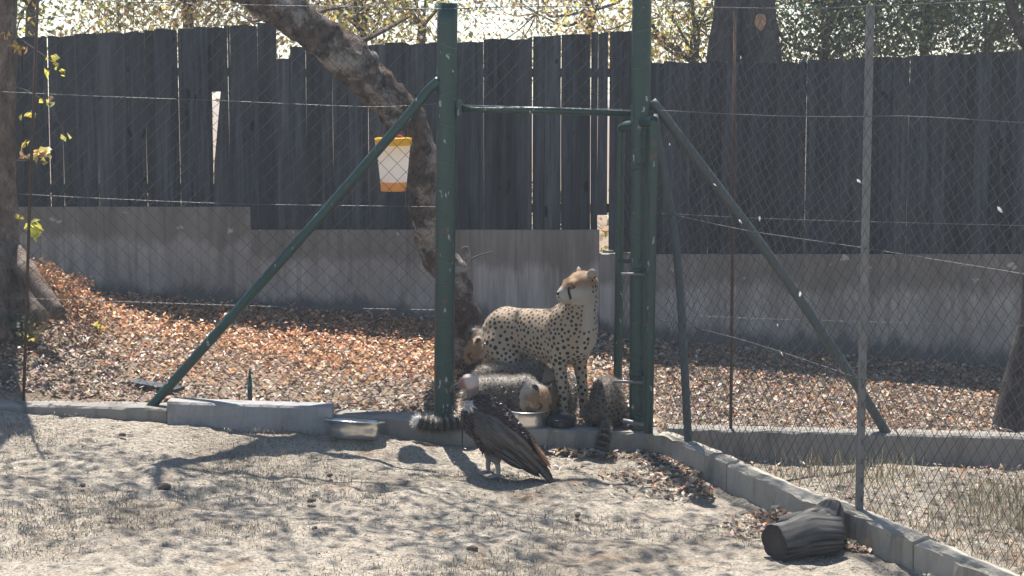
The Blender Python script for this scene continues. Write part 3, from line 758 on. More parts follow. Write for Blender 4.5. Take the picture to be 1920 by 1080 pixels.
def crown(parent, start, center, rad, clumps, per, size, cols, clump_r=0.35, twig=0.012, hang=0.0, limbs=7, flat_bottom=None):
    """limbs from start to clumps in an ellipsoid, leaves in the clumps: one mesh"""
    start = np.array(tuple(start)); center = np.array(center); rad = np.array(rad)
    b = MB(); pts = rng.normal(0, 1, (clumps, 3)); pts /= np.linalg.norm(pts, axis=1, keepdims=True)
    pts = center + pts * rad * (rng.random((clumps, 1)) ** 0.45)
    if flat_bottom is not None: pts[:, 2] = np.maximum(pts[:, 2], flat_bottom + rng.random(clumps) * 0.4)
    lim = [center + (p_ - center) * 0.55 for p_ in pts[rng.permutation(clumps)[:limbs]]]
    for l in lim:
        mid = (start + l) / 2 + rng.normal(0, 0.12, 3) * np.linalg.norm(l - start)
        k = bezier([start, mid, l], 5); b.tube(k, np.linspace(twig * 3.4, twig * 1.4, len(k)), 6, cap=False)
    lim = np.array(lim)
    for q in pts:
        l = lim[np.argmin(np.linalg.norm(lim - q, axis=1))]
        mid = (l + q) / 2 + rng.normal(0, 0.13, 3) * np.linalg.norm(q - l)
        k = bezier([l, mid, q], 3); b.tube(k, np.linspace(twig * 1.3, twig * 0.35, len(k)), 4, cap=False)
        for _ in range(3):
            e = q + rng.normal(0, clump_r * 0.9, 3); m2 = (q + e) / 2 + rng.normal(0, 0.05, 3)
            b.tube([q, m2, e], [twig * 0.4, twig * 0.3, twig * 0.15], 3, cap=False)
    V0 = np.vstack(b.v); Q0 = np.vstack(b.q); n0 = len(V0)
    C = np.repeat(pts, per, 0) + rng.normal(0, clump_r, (clumps * per, 3)) * np.array([1, 1, 0.75])
    C[:, 2] -= hang * np.abs(rng.normal(0, 1, len(C)))
    shade = np.repeat(rng.normal(0, 0.22, (clumps, 1)), per, 0)
    col = palette(len(C), cols) * (1 + np.clip(shade, -0.5, 0.6))
    V1, T1, c1 = leaves_np(C, size, np.clip(col, 0.005, 0.9))
    V = np.vstack([V0, V1]); colr = np.vstack([np.full((n0, 3), 0.1), c1])
    return npobj('crown', V, [Q0, T1 + n0], [MAT['twig'], MAT['green_leaf']], parent, smooth_shade=False, col=colr, midx=np.concatenate([np.zeros(len(Q0)), np.ones(len(T1))]))

OLIVE = [(0.10, 0.13, 0.035), (0.14, 0.16, 0.05), (0.20, 0.20, 0.06)]
YELLOW = [(0.58, 0.50, 0.10), (0.66, 0.54, 0.13), (0.42, 0.42, 0.12), (0.55, 0.38, 0.14)]
TAN = [(0.46, 0.35, 0.22), (0.56, 0.45, 0.31), (0.42, 0.30, 0.16), (0.52, 0.46, 0.26)]
DEEP = [(0.05, 0.085, 0.04), (0.08, 0.11, 0.05), (0.11, 0.14, 0.07), (0.07, 0.10, 0.06)]

def build_near_trees():
    # leaning tree: trunk rises left out of the picture
    Y0 = 13.2
    pts = [(905, 760), (893, 700), (880, 640), (868, 580), (846, 520), (818, 465), (800, 410), (792, 350), (790, 300), (782, 255), (756, 218), (722, 180), (680, 138), (628, 92), (570, 45), (505, -2), (430, -60)]
    rr = [48, 40, 36, 33, 32, 30, 30, 29, 27, 28, 34, 37, 38, 37, 36, 35, 34]
    path = [P(x, y, Y0 - 0.0012 * (700 - y)) for x, y in pts]
    root = empty('leaning_tree', on_ground(893, 715), 'bent tree with flaky pale-patched bark leaning left behind the gate post', 'tree')
    rad = [r_ / (FPX / 13.3) for r_ in rr]
    end = path[-1] + Vector((-0.5, -0.3, 0.75)); path += [end]; rad += [0.075]
    c = bezier(path, 12); rd = np.interp(np.linspace(0, 1, len(c)), np.linspace(0, 1, len(rad)), rad)
    b = MB(); b.tube(c, rd, 36, rough=0.22, nz=13); sub(b.obj('trunk', MAT['bark_lichen']), root)
    # broken stub and thin branches
    b = MB(); b.tube(bezier([P(740, 205, Y0 - 0.5), P(757, 190, Y0 - 0.62), P(770, 205, Y0 - 0.62)], 5), np.linspace(0.035, 0.008, 11), 8, rough=0.2, nz=20); sub(b.obj('broken_stub', MAT['bark_lichen']), root)
    b = MB(); b.tube(bezier([P(866, 548, Y0), P(868, 515, Y0 - 0.1), P(876, 490, Y0 - 0.12), P(872, 462, Y0 - 0.12)], 5), np.linspace(0.05, 0.022, 16), 10, rough=0.2, nz=14); sub(b.obj('branch_stub', MAT['bark_lichen']), root)
    b = MB(); b.tube(bezier([P(876, 492, Y0 - 0.12), P(895, 480, Y0 - 0.14), P(924, 472, Y0 - 0.16)], 5), np.linspace(0.008, 0.003, 11), 5); sub(b.obj('twig', MAT['twig']), root)
    for (pa, pb, pc, r0) in (((640, 88), (690, 72), (770, 30), 0.03), ((580, 40), (600, 22), (660, 10), 0.022), ((520, 12), (480, 40), (440, 20), 0.016)):
        b = MB(); k = bezier([P(*pa, Y0 - 0.55), P(*pb, Y0 - 0.3), P(*pc, Y0 + 0.3)], 6); b.tube(k, np.linspace(r0, r0 * 0.3, len(k)), 7, rough=0.1, nz=12); sub(b.obj('branch', MAT['bark_lichen']), root)
    sub(crown(None, end, (-1.3, 11.9, 5.1), (3.2, 1.7, 0.9), 62, 130, 0.070, OLIVE, 0.36, 0.0048, limbs=6, flat_bottom=3.5), root)
    # big old tree at the left edge
    Y1 = 12.9
    root = empty('edge_tree', on_ground(10, 640), 'rough brown tree trunk cut off by the left edge with a flared base', 'tree')
    path = [P(15, 640, Y1), P(8, 560, Y1), P(2, 490, Y1), P(0, 420, Y1), P(-4, 300, Y1), P(-4, 150, Y1), P(2, 0, Y1), P(6, -120, Y1), P(20, -300, Y1 - 0.2)]
    c = bezier(path, 8); rd = np.interp(np.linspace(0, 1, len(c)), [0, 0.12, 0.25, 0.37, 0.6, 1], [0.42, 0.30, 0.155, 0.13, 0.125, 0.12])
    b = MB(); b.tube(c, rd, 24, rough=0.15, nz=8); sub(b.obj('trunk', MAT['bark_brown']), root)
    for (q, r0) in (([P(20, 480, Y1 - 0.05), P(60, 520, Y1 - 0.25), P(112, 590, Y1 - 0.45)], 0.10), ([P(0, 470, Y1 - 0.1), P(-10, 560, Y1 - 0.35), P(10, 640, Y1 - 0.55)], 0.12), ([P(40, 520, Y1 + 0.1), P(100, 560, Y1 + 0.3), P(150, 620, Y1 + 0.3)], 0.08)):
        k = bezier(q, 6); b = MB(); b.tube(k, np.linspace(r0, r0 * 0.5, len(k)), 12, rough=0.2, nz=10); sub(b.obj('root', MAT['bark_brown']), root)
    # sprigs of yellowing leaves growing from the trunk
    def sprig(pp, leaves, size, cols):
        b = MB(); k = bezier([P(x, y, Y) for x, y, Y in pp], 6); b.tube(k, np.linspace(0.005, 0.0015, len(k)), 4)
        V0 = np.vstack(b.v); Q0 = np.vstack(b.q); T0 = np.vstack(b.t); n0 = len(V0)
        C = np.array([tuple(P(x, y, Y)) for x, y, Y in leaves]); C = np.repeat(C, 3, 0) + rng.normal(0, 0.016, (len(C) * 3, 3))
        V1, T1, c1 = leaves_np(C, size, palette(len(C), cols, 0.15), aspect=0.6)
        sub(npobj('sprig', np.vstack([V0, V1]), [Q0, T0, T1 + n0], [MAT['twig'], MAT['green_leaf']], smooth_shade=False, col=np.vstack([np.full((n0, 3), 0.1), c1]), midx=np.concatenate([np.zeros(len(Q0) + len(T0)), np.ones(len(T1))])), root)
    yl = [(0.62, 0.56, 0.10), (0.55, 0.58, 0.14), (0.70, 0.60, 0.12)]; br_ = [(0.40, 0.22, 0.13), (0.5, 0.42, 0.15), (0.45, 0.45, 0.2)]
    yy = Y1 - 0.35
    sprig([(20, 60, yy), (70, 95, yy - .05), (105, 122, yy - .1), (122, 140, yy - .1)], [(103, 118, yy - .1), (108, 128, yy - .1), (118, 138, yy - .1), (85, 137, yy - .08), (98, 112, yy - .1)], 0.06, yl)
    sprig([(25, 160, yy), (60, 175, yy), (95, 200, yy), (122, 255, yy)], [(92, 195, yy), (46, 215, yy), (55, 218, yy), (126, 252, yy), (84, 190, yy)], 0.055, br_ + yl)
    sprig([(15, 300, yy), (50, 300, yy), (80, 290, yy)], [(70, 285, yy), (78, 290, yy), (88, 295, yy), (94, 288, yy), (46, 290, yy), (48, 268, yy), (60, 298, yy), (84, 305, yy)], 0.065, yl + br_)
    sprig([(10, 395, yy), (35, 402, yy), (70, 430, yy)], [(60, 425, yy), (68, 432, yy), (74, 424, yy), (64, 440, yy), (40, 408, yy), (76, 436, yy)], 0.07, yl)
    sprig([(5, 50, yy), (20, 75, yy), (35, 85, yy)], [(4, 68, yy), (20, 80, yy), (30, 88, yy), (38, 92, yy), (12, 72, yy)], 0.055, [(0.6, 0.42, 0.08), (0.6, 0.30, 0.10)])
    sub(crown(None, path[-1], (-4.6, 12.0, 5.4), (2.2, 1.7, 1.1), 28, 120, 0.070, OLIVE, 0.36, 0.006, limbs=8, flat_bottom=3.9), root)
    # dark trunk at the right edge
    Y2 = 12.7
    root = empty('edge_tree', on_ground(1905, 800), 'smooth dark tree trunk widening at the right edge behind two fences', 'tree')
    path = [P(1908, 850, Y2), P(1908, 790, Y2), P(1920, 700, Y2), P(1938, 600, Y2), P(1948, 450, Y2), P(1950, 250, Y2), P(1945, 0, Y2), P(1930, -250, Y2)]
    c = bezier(path, 8); rd = np.interp(np.linspace(0, 1, len(c)), [0, 0.15, 0.3, 0.5, 1], [0.22, 0.165, 0.125, 0.10, 0.09])
    b = MB(); b.tube(c, rd, 20, rough=0.08, nz=6); sub(b.obj('trunk', MAT['bark_dark']), root)
    b = MB(); k = bezier([P(1947, 120, Y2), P(1905, 40, Y2 - 0.05), P(1885, -30, Y2 - 0.1)], 6); b.tube(k, np.linspace(0.05, 0.03, len(k)), 8); sub(b.obj('branch', MAT['bark_dark']), root)
    sub(crown(None, path[-1], (3.3, 12.6, 5.2), (2.0, 1.9, 1.0), 32, 100, 0.070, DEEP + OLIVE, 0.36, 0.007, limbs=8, flat_bottom=3.6), root)
build_near_trees()

def build_far_trees():
    # twin trunk beyond the right plank run
    Yt = 17.6
    root = empty('twin_trunk_tree', (P(1395, 300, Yt).x, Yt, -0.3), 'dark twin-trunk tree rising behind the right planks with an orange branch scar', 'tree')
    for (x0, x1, r0, r1) in ((1345, 1366, 0.20, 0.155), (1438, 1420, 0.235, 0.19)):
        path = [P(x0, 760, Yt), P(x0, 400, Yt), P((x0 + x1) / 2, 130, Yt), P(x1, 20, Yt), P(x1 + (x1 - x0) * 0.6, -220, Yt)]
        c = bezier(path, 7); b = MB(); b.tube(c, np.linspace(r0, r1 * 0.8, len(c)), 20, rough=0.06, nz=6); sub(b.obj('trunk', MAT['bark_dark']), root)
    q = P(1427, 40, Yt - 0.24); b = MB()
    th = np.linspace(0, 2 * math.pi, 19)[:-1]; V = [(0, -0.016, 0)] + [(0.052 * math.cos(t), 0.012, 0.078 * math.sin(t) * (1 + 0.12 * math.sin(3 * t))) for t in th]
    o = npobj('branch_scar', V, [np.array([(0, 1 + i, 1 + (i + 1) % 18) for i in range(18)])], MAT['wound'], root); o.location = q - root.location; o.location.y += 0.03
    sub(crown(None, P(1395, -200, Yt), (P(1400, 0, Yt).x, Yt + 0.2, 5.2), (2.6, 1.9, 1.3), 60, 70, 0.09, DEEP + OLIVE, 0.38, 0.02, limbs=10, flat_bottom=3.25), root)
    specs = [  # px, Y, crown z, radii, clumps, leaves per clump, colours, label
        (60, 17.2, 3.5, (1.5, 1.0, 1.5), 46, 60, YELLOW + OLIVE, 'sunlit yellow-green thorn tree behind the planks at far left'),
        (330, 18.6, 3.6, (1.9, 1.2, 1.6), 64, 66, TAN, 'bare tan thorn tree behind the tall left planks'),
        (640, 18.2, 3.3, (1.5, 1.0, 1.3), 52, 60, YELLOW + TAN, 'golden-leaved tree behind the fence under the leaning trunk'),
        (770, 20.5, 3.4, (1.3, 1.0, 1.5), 44, 50, OLIVE + TAN, 'thin olive tree in the gap left of the tall green post'),
        (1085, 21.0, 3.6, (1.7, 1.0, 1.6), 56, 42, TAN, 'nearly leafless grey tree behind the planks above the gate'),
        (1265, 19.2, 3.0, (1.0, 0.9, 1.5), 40, 62, TAN + YELLOW, 'pale tan bush-like tree between the corner post and the twin trunk'),
        (1545, 18.8, 3.1, (1.4, 1.0, 1.5), 56, 72, OLIVE + DEEP, 'olive green tree right of the twin trunk behind the planks'),
        (1730, 19.8, 3.3, (1.6, 1.1, 1.7), 64, 76, DEEP, 'dense deep green tree behind the right planks'),
        (1905, 18.2, 3.2, (1.3, 1.0, 1.6), 52, 72, DEEP + OLIVE, 'grey-green tree behind the planks at the far right corner'),
    ]
    for px, Y, cz, rad, cl, per, cols, label in specs:
        x = P(px, 100, Y).x
        root = empty('thorn_tree', (x, Y, -0.35), label, 'tree', 'trees beyond the plank fence')
        top = Vector((x + random.uniform(-0.3, 0.3), Y, cz - 0.7))
        b = MB(); c = bezier([(x, Y, -0.5), (x + random.uniform(-0.15, 0.15), Y, 0.8), top], 6); b.tube(c, np.linspace(0.10, 0.05, len(c)), 10, rough=0.1, nz=6); sub(b.obj('trunk', MAT['bark_brown']), root)
        sub(crown(None, top, (x, Y, cz), rad, int(cl * 1.6), int(per * 2.0), 0.056, cols, 0.25, 0.0065, limbs=9), root)
    # low scrub behind the boards, seen through their slits
    for i, (px, Y, w) in enumerate([(-40, 16.6, 1.0), (300, 16.9, 1.1), (560, 16.7, 0.9), (960, 17.0, 1.1), (1230, 16.8, 0.9), (1640, 16.9, 1.2)]):
        x = P(px, 300, Y).x
        lab = ['at far left', 'behind the broken plank', 'behind the notched plank', 'behind the gate opening', 'behind the corner post', 'behind the pale angle post'][i]
        root = empty('scrub_bush', (x, Y, -0.3), 'dry sunlit scrub glimpsed through slits in the planks ' + lab, 'bush', 'scrub behind the planks')
        sub(crown(None, (x, Y, -0.2), (x, Y, 0.7), (w, 0.5, 0.75), 34, 46, 0.07, TAN + YELLOW, 0.22, 0.008, limbs=7), root)
build_far_trees()

# ---------------------------------------------------------------- leaf litter, twigs, dry grass
BROWN = [(0.50, 0.24, 0.11), (0.60, 0.32, 0.16), (0.68, 0.42, 0.24), (0.34, 0.155, 0.08), (0.74, 0.54, 0.36), (0.17, 0.085, 0.05)]
GREYL = [(0.40, 0.32, 0.25), (0.50, 0.42, 0.34), (0.27, 0.205, 0.16), (0.16, 0.12, 0.09), (0.62, 0.54, 0.46), (0.09, 0.065, 0.05)]
def build_litter():
    def scatter(n, x0, x1, y0, y1, dens):
        x = rng.uniform(x0, x1, n); y = rng.uniform(y0, y1, n); k = rng.random(n) < dens(x, y); return x[k], y[k]
    # inside the pen
    x, y = scatter(64000, -4.6, 4.6, KERB_Y + 0.22, 14.95, lambda x, y: np.clip(0.55 + 0.5 * smooth(12.1, 13.2, y) + 0.4 * vnoise(x * 1.7, y * 1.7) + 0.6 * (x < -2.6), 0.10, 1))
    z = ground_z(x, y) + 0.004 + np.abs(rng.normal(0, 0.018, len(x))) * (0.6 + 1.2 * smooth(12.3, 13.6, y) * (x < 0.8))
    far = smooth(12.2, 13.3, y + 0.5 * vnoise(x * 1.3, y * 1.3, 4)) * (1 - 0.8 * smooth(-1.2, 0.9, x))
    pick = rng.random(len(x)) < 0.12 + 0.8 * far
    col = np.where(pick[:, None], palette(len(x), BROWN), palette(len(x), GREYL))
    V, T, c = leaves_np(np.stack([x, y, z], -1), 0.038, col, flat=True, aspect=0.6, curl=0.45)
    o = npobj('leaf_litter', V, [T], MAT['leaf'], smooth_shade=False, col=c); tag(o, 'thick carpet of dry brown and grey fallen leaves inside the pen', 'leaf litter', kind='stuff')
    n = 420; x = rng.uniform(-4.2, 4.2, n); y = rng.uniform(11.8, 14.7, n); th = rng.random(n) * 6.28; l = rng.uniform(0.05, 0.28, n)
    A = np.stack([x, y, ground_z(x, y) + 0.018], -1); B = A + np.stack([np.cos(th) * l, np.sin(th) * l, rng.normal(0.0, 0.03, n)], -1)
    V, Q = segs_mesh(A, B, 0.0028, 4); tag(npobj('fallen_twigs', V, [Q], MAT['twig']), 'thin fallen twigs lying among the leaves inside the pen', 'twigs', kind='stuff')
    # drift in the yard along the diagonal kerb and the threshold
    n = 5200; u = rng.uniform(-0.1, 3.6, n); w = -np.abs(rng.exponential(0.16, n)) - 0.01
    x = DIAG_A.x + DIAG_D.x * u + DIAG_N.x * w; y = DIAG_A.y + DIAG_D.y * u + DIAG_N.y * w
    k = (vnoise(u * 2.2, w * 2.5, 2) > -0.25) & (y < KERB_Y - 0.02); x, y = x[k], y[k]
    x2 = rng.uniform(-0.2, 1.0, 500); y2 = KERB_Y - 0.02 - rng.exponential(0.05, 500); x = np.concatenate([x, x2]); y = np.concatenate([y, y2])
    z = ground_z(x, y) + 0.004 + np.abs(rng.normal(0, 0.008, len(x)))
    V, T, c = leaves_np(np.stack([x, y, z], -1), 0.04, palette(len(x), GREYL + GREYL + GREYL + BROWN), flat=True, aspect=0.55, curl=0.35)
    tag(npobj('leaf_drift', V, [T], MAT['leaf'], smooth_shade=False, col=c), 'pale dry leaves drifted against the diagonal kerb in the yard', 'leaves', kind='stuff')
    # right pen floor: leaves and dry grass
    x, y = scatter(5000, 1.0, 4.2, 8.0, KERB_Y, lambda x, y: np.full(len(x), 0.6)); s_ = (x - DIAG_A.x) * DIAG_N.x + (y - DIAG_A.y) * DIAG_N.y; k = s_ > 0.2; x, y = x[k], y[k]
    V, T, c = leaves_np(np.stack([x, y, ground_z(x, y) + 0.006], -1), 0.035, palette(len(x), GREYL + BROWN), flat=True, aspect=0.5, curl=0.3)
    tag(npobj('pen_leaves', V, [T], MAT['leaf'], smooth_shade=False, col=c), 'scattered dry leaves on the pen floor right of the diagonal fence', 'leaves', kind='stuff')
    def grass(name, x, y, h, col, label, lean=0.5):
        n = len(x); z = ground_z(x, y) - 0.005; th = rng.random(n) * 2 * math.pi; L = h * rng.uniform(0.4, 1.3, n); le = L * lean * rng.random(n)
        a = np.stack([x, y, z], -1); wv = np.stack([np.cos(th), np.sin(th), 0 * th], -1) * 0.0022; d = np.stack([-np.sin(th) * le, np.cos(th) * le, L], -1)
        bend = np.stack([-np.sin(th) * le * 0.25, np.cos(th) * le * 0.25, L * 0.6], -1)
        V = np.stack([a - wv, a + wv, a + bend + wv * 0.7, a + bend - wv * 0.7, a + d], 1).reshape(-1, 3); i = (np.arange(n) * 5)[:, None]
        tag(npobj(name, V, [i + np.array([[0, 1, 2, 3]]), i + np.array([[3, 2, 4]])], MAT['leaf'], smooth_shade=False, col=np.repeat(col, 5, 0)), label, 'grass', kind='stuff')
    STRAW = [(0.40, 0.33, 0.20), (0.30, 0.25, 0.15), (0.22, 0.20, 0.10), (0.48, 0.42, 0.28)]
    x, y = scatter(9000, 1.6, 4.2, 8.0, 11.3, lambda x, y: np.clip(vnoise(x * 1.8, y * 1.8, 9) + 0.15 + 0.5 * smooth(2.4, 3.0, x), 0, 1)); s_ = (x - DIAG_A.x) * DIAG_N.x + (y - DIAG_A.y) * DIAG_N.y; k = s_ > 0.25
    grass('dry_grass', x[k], y[k], 0.16, palette(k.sum(), STRAW), 'dry straw grass growing in the pen right of the diagonal fence')
    # yard: thatch of short dead grass and crumbs
    x, y = scatter(60000, -3.6, 2.2, 8.2, KERB_Y - 0.02, lambda x, y: np.clip(0.9 * fbm(x * 1.4, y * 2.0, 12, 3) + 0.12, 0, 1)); s_ = (x - DIAG_A.x) * DIAG_N.x + (y - DIAG_A.y) * DIAG_N.y; k = s_ < -0.05
    grass('dead_turf', x[k], y[k], 0.022, palette(k.sum(), [(0.30, 0.25, 0.17), (0.20, 0.16, 0.11), (0.38, 0.32, 0.23), (0.14, 0.11, 0.08)]), 'sparse short dead grass and chaff on the sandy yard', lean=1.6)
    x, y = scatter(9000, -3.6, 2.2, 8.2, KERB_Y - 0.05, lambda x, y: np.clip(0.35 + 0.8 * vnoise(x * 1.5, y * 1.5, 20), 0, 1)); s_ = (x - DIAG_A.x) * DIAG_N.x + (y - DIAG_A.y) * DIAG_N.y; k = s_ < -0.05; x, y = x[k], y[k]
    V, T, c = leaves_np(np.stack([x, y, ground_z(x, y) + 0.002], -1), 0.016, palette(len(x), [(0.62, 0.56, 0.48), (0.06, 0.045, 0.035), (0.10, 0.07, 0.05), (0.17, 0.12, 0.08), (0.25, 0.18, 0.12), (0.30, 0.16, 0.08)]), flat=True, aspect=0.5, curl=0.3)
    tag(npobj('yard_crumbs', V, [T], MAT['leaf'], smooth_shade=False, col=c), 'small dark leaf crumbs strewn over the sandy yard', 'debris', kind='stuff')
    # dry bracken heap beside the edge tree, and a low green weed in its shade
    root = empty('dry_bush', on_ground(150, 600), 'heap of dead brown fern fronds beside the left edge tree', 'bush')
    b = MB(); C = []
    for i in range(46):
        a = Vector((random.uniform(-3.55, -2.95), random.uniform(12.75, 13.4), 0)); a.z = gz(a.x, a.y) - 0.02
        th = random.uniform(0, 6.28); L = random.uniform(0.18, 0.36)
        e = a + Vector((math.cos(th) * L * 0.7, math.sin(th) * L * 0.7, L * random.uniform(0.1, 0.5))); m = (a + e) / 2 + Vector((0, 0, L * 0.22))
        k = bezier([a, m, e], 6); b.tube(k, np.linspace(0.005, 0.0015, len(k)), 4, cap=False)
        for q in k[2:]:
            for _ in range(4): C.append(q + rng.normal(0, 0.022, 3))
    V0 = np.vstack(b.v); Q0 = np.vstack(b.q); n0 = len(V0); C = np.array(C)
    V1, T1, c1 = leaves_np(C, 0.036, palette(len(C), [(0.26, 0.12, 0.06), (0.34, 0.18, 0.09), (0.18, 0.09, 0.05), (0.45, 0.28, 0.16)]), aspect=0.45)
    sub(npobj('fronds', np.vstack([V0, V1]), [Q0, T1 + n0], [MAT['twig'], MAT['leaf']], smooth_shade=False, col=np.vstack([np.full((n0, 3), 0.2), c1]), midx=np.concatenate([np.zeros(len(Q0)), np.ones(len(T1))])), root)
    for (px, py, n_, cols, sz, label) in ((62, 655, 26, [(0.40, 0.42, 0.10), (0.5, 0.46, 0.14)], 0.05, 'small yellow-green weed beside the rusty stake at left'), (20, 640, 90, [(0.06, 0.085, 0.04), (0.10, 0.10, 0.06)], 0.055, 'low dark green undergrowth at the foot of the left edge tree'), (185, 628, 12, [(0.6, 0.5, 0.1)], 0.05, 'single bright yellow leaf sprig lying in the brown litter')):
        q = on_ground(px, py); root = empty('weed', q, label, 'plant')
        b = MB(); C = []
        for i in range(6):
            e = q + Vector((random.uniform(-0.14, 0.14) * (n_ / 60 + 0.3), random.uniform(-0.1, 0.1), random.uniform(0.06, 0.22))); b.tube([q, (q + e) / 2 + Vector((0, 0, 0.02)), e], [0.003, 0.0025, 0.001], 4, cap=False)
            for f in np.linspace(0.4, 1, max(2, n_ // 6)): C.append(np.array(q.lerp(e, float(f))) + rng.normal(0, 0.03, 3))
        C = np.array(C); V0 = np.vstack(b.v); Q0 = np.vstack(b.q); n0 = len(V0)
        V1, T1, c1 = leaves_np(C, sz, palette(len(C), cols), aspect=0.6)
        sub(npobj('leaves', np.vstack([V0, V1]), [Q0, T1 + n0], [MAT['twig'], MAT['green_leaf']], smooth_shade=False, col=np.vstack([np.full((n0, 3), 0.1), c1]), midx=np.concatenate([np.zeros(len(Q0)), np.ones(len(T1))])), root)
build_litter()

# ---------------------------------------------------------------- bodies: smooth-blended solids meshed by surface nets
def rotm(fwd, up=(0, 0, 1)):
    """columns: forward, left, up"""
    f = np.array(fwd, float); f /= np.linalg.norm(f); u = np.array(up, float); l = np.cross(u, f); l /= np.linalg.norm(l); u = np.cross(f, l)
    return np.stack([f, l, u], 1)

def cone(a, b, r1, r2, k=0.03, fy=1.0): return ('c', np.array(a, float), np.array(b, float), r1, r2, k, fy)
def ell(c, r, k=0.03, R=None): return ('e', np.array(c, float), np.array(r, float), k, R)

def solid(prims, h=0.006, noise=0.0, nscale=20.0):
    lo = np.full(3, 1e9); hi = -lo
    for p in prims:
        if p[0] == 'c': q = np.stack([p[1], p[2]]); m = max(p[3], p[4]) * max(1, p[6])
        else: q = p[1][None]; m = p[2].max()
        lo = np.minimum(lo, q.min(0) - m); hi = np.maximum(hi, q.max(0) + m)
    lo -= 0.03; hi += 0.03
    n = np.ceil((hi - lo) / h).astype(int) + 1
    ax = [lo[i] + np.arange(n[i]) * h for i in range(3)]
    D = np.full(n, 0.5, np.float32)
    for p in prims:
        k = p[5] if p[0] == 'c' else p[3]
        if p[0] == 'c': q = np.stack([p[1], p[2]]); m = max(p[3], p[4]) * max(1, p[6])
        else: q = p[1][None]; m = p[2].max()
        m = m + k * 1.2 + 0.02
        s = []
        for i in range(3):
            a = int(max(0, math.floor((q[:, i].min() - m - lo[i]) / h))); b = int(min(n[i], math.ceil((q[:, i].max() + m - lo[i]) / h) + 1)); s.append(slice(a, b))
        X = ax[0][s[0]][:, None, None].astype(np.float32); Y = ax[1][s[1]][None, :, None].astype(np.float32); Z = ax[2][s[2]][None, None, :].astype(np.float32)
        if p[0] == 'c':
            _, A, B, r1, r2, k, fy = p
            yc = (A[1] + B[1]) / 2
            ba = B - A; dx = X - A[0]; dy = (Y - A[1]); dz = Z - A[2]
            t = np.clip((dx * ba[0] + dy * ba[1] + dz * ba[2]) / (ba @ ba + 1e-12), 0, 1)
            d = np.sqrt((dx - t * ba[0]) ** 2 + ((dy - t * ba[1]) / fy) ** 2 + (dz - t * ba[2]) ** 2) - (r1 + t * (r2 - r1))
            if fy < 1: d = d * (0.5 + 0.5 * fy)
        else:
            _, C, R_, k, M_ = p
            dx = X - C[0]; dy = Y - C[1]; dz = Z - C[2]
            if M_ is None: u, v, w = dx, dy, dz
            else:
                u = dx * M_[0, 0] + dy * M_[1, 0] + dz * M_[2, 0]; v = dx * M_[0, 1] + dy * M_[1, 1] + dz * M_[2, 1]; w = dx * M_[0, 2] + dy * M_[1, 2] + dz * M_[2, 2]
            k0 = np.sqrt((u / R_[0]) ** 2 + (v / R_[1]) ** 2 + (w / R_[2]) ** 2); k1 = np.sqrt((u / R_[0] ** 2) ** 2 + (v / R_[1] ** 2) ** 2 + (w / R_[2] ** 2) ** 2) + 1e-9
            d = k0 * (k0 - 1) / k1
        a = D[s[0], s[1], s[2]]
        hh = np.maximum(k - np.abs(a - d), 0) / max(k, 1e-6)
        D[s[0], s[1], s[2]] = np.minimum(a, d) - hh * hh * k * 0.25
    if noise:
        X, Y, Z = np.meshgrid(*ax, indexing='ij'); m = np.abs(D) < 0.04
        D[m] += noise * fbm(X[m] * nscale, Y[m] * nscale, Z[m] * nscale, 3)
    # surface nets
    S = D < 0
    c = [S[i:n[0] - 1 + i, j:n[1] - 1 + j, k:n[2] - 1 + k] for i in (0, 1) for j in (0, 1) for k in (0, 1)]
    cnt = sum(x.astype(np.int8) for x in c); act = (cnt > 0) & (cnt < 8)
    I = np.argwhere(act); vid = np.full(act.shape, -1, np.int64); vid[act] = np.arange(len(I))
    pos = np.zeros((len(I), 3)); num = np.zeros(len(I))
    offs = [(i, j, k) for i in (0, 1) for j in (0, 1) for k in (0, 1)]
    for ai in range(8):
        for bi in range(ai + 1, 8):
            oa = np.array(offs[ai]); ob = np.array(offs[bi])
            if np.abs(oa - ob).sum() != 1: continue
            va = D[tuple((I + oa).T)]; vb = D[tuple((I + ob).T)]; m = (va < 0) != (vb < 0)
            t = va[m] / (va[m] - vb[m]); pos[m] += oa + (ob - oa) * t[:, None]; num[m] += 1
    V = lo + (I + pos / num[:, None]) * h
    Q = []
    for axn in range(3):
        u, v = [(1, 2), (2, 0), (0, 1)][axn]
        sl0 = [slice(None)] * 3; sl1 = [slice(None)] * 3; sl0[axn] = slice(0, -1); sl1[axn] = slice(1, None)
        a = S[tuple(sl0)]; b = S[tuple(sl1)]; E = np.argwhere(a != b)
        E = E[(E[:, u] > 0) & (E[:, v] > 0) & (E[:, u] < n[u] - 1) & (E[:, v] < n[v] - 1)]
        ins = S[tuple(E.T)]
        def cell(du, dv):
            q = E.copy(); q[:, u] -= du; q[:, v] -= dv; return vid[tuple(q.T)]
        q = np.stack([cell(1, 1), cell(0, 1), cell(0, 0), cell(1, 0)], 1)
        q[~ins] = q[~ins][:, ::-1]; Q.append(q)
    Q = np.vstack(Q); Q = Q[(Q >= 0).all(1)]
    # normals
    fn = np.cross(V[Q[:, 2]] - V[Q[:, 0]], V[Q[:, 3]] - V[Q[:, 1]]); Nn = np.zeros_like(V)
    for i in range(4): np.add.at(Nn, Q[:, i], fn)
    Nn /= np.linalg.norm(Nn, axis=1, keepdims=True) + 1e-12
    # light relaxation
    for _ in range(2):
        s = np.zeros_like(V); w = np.zeros(len(V))
        for i in range(4):
            for j in (1, 3): np.add.at(s, Q[:, i], V[Q[:, (i + j) % 4]]); np.add.at(w, Q[:, i], 1)
        V = 0.5 * V + 0.5 * s / w[:, None]
    return V, Q, Nn

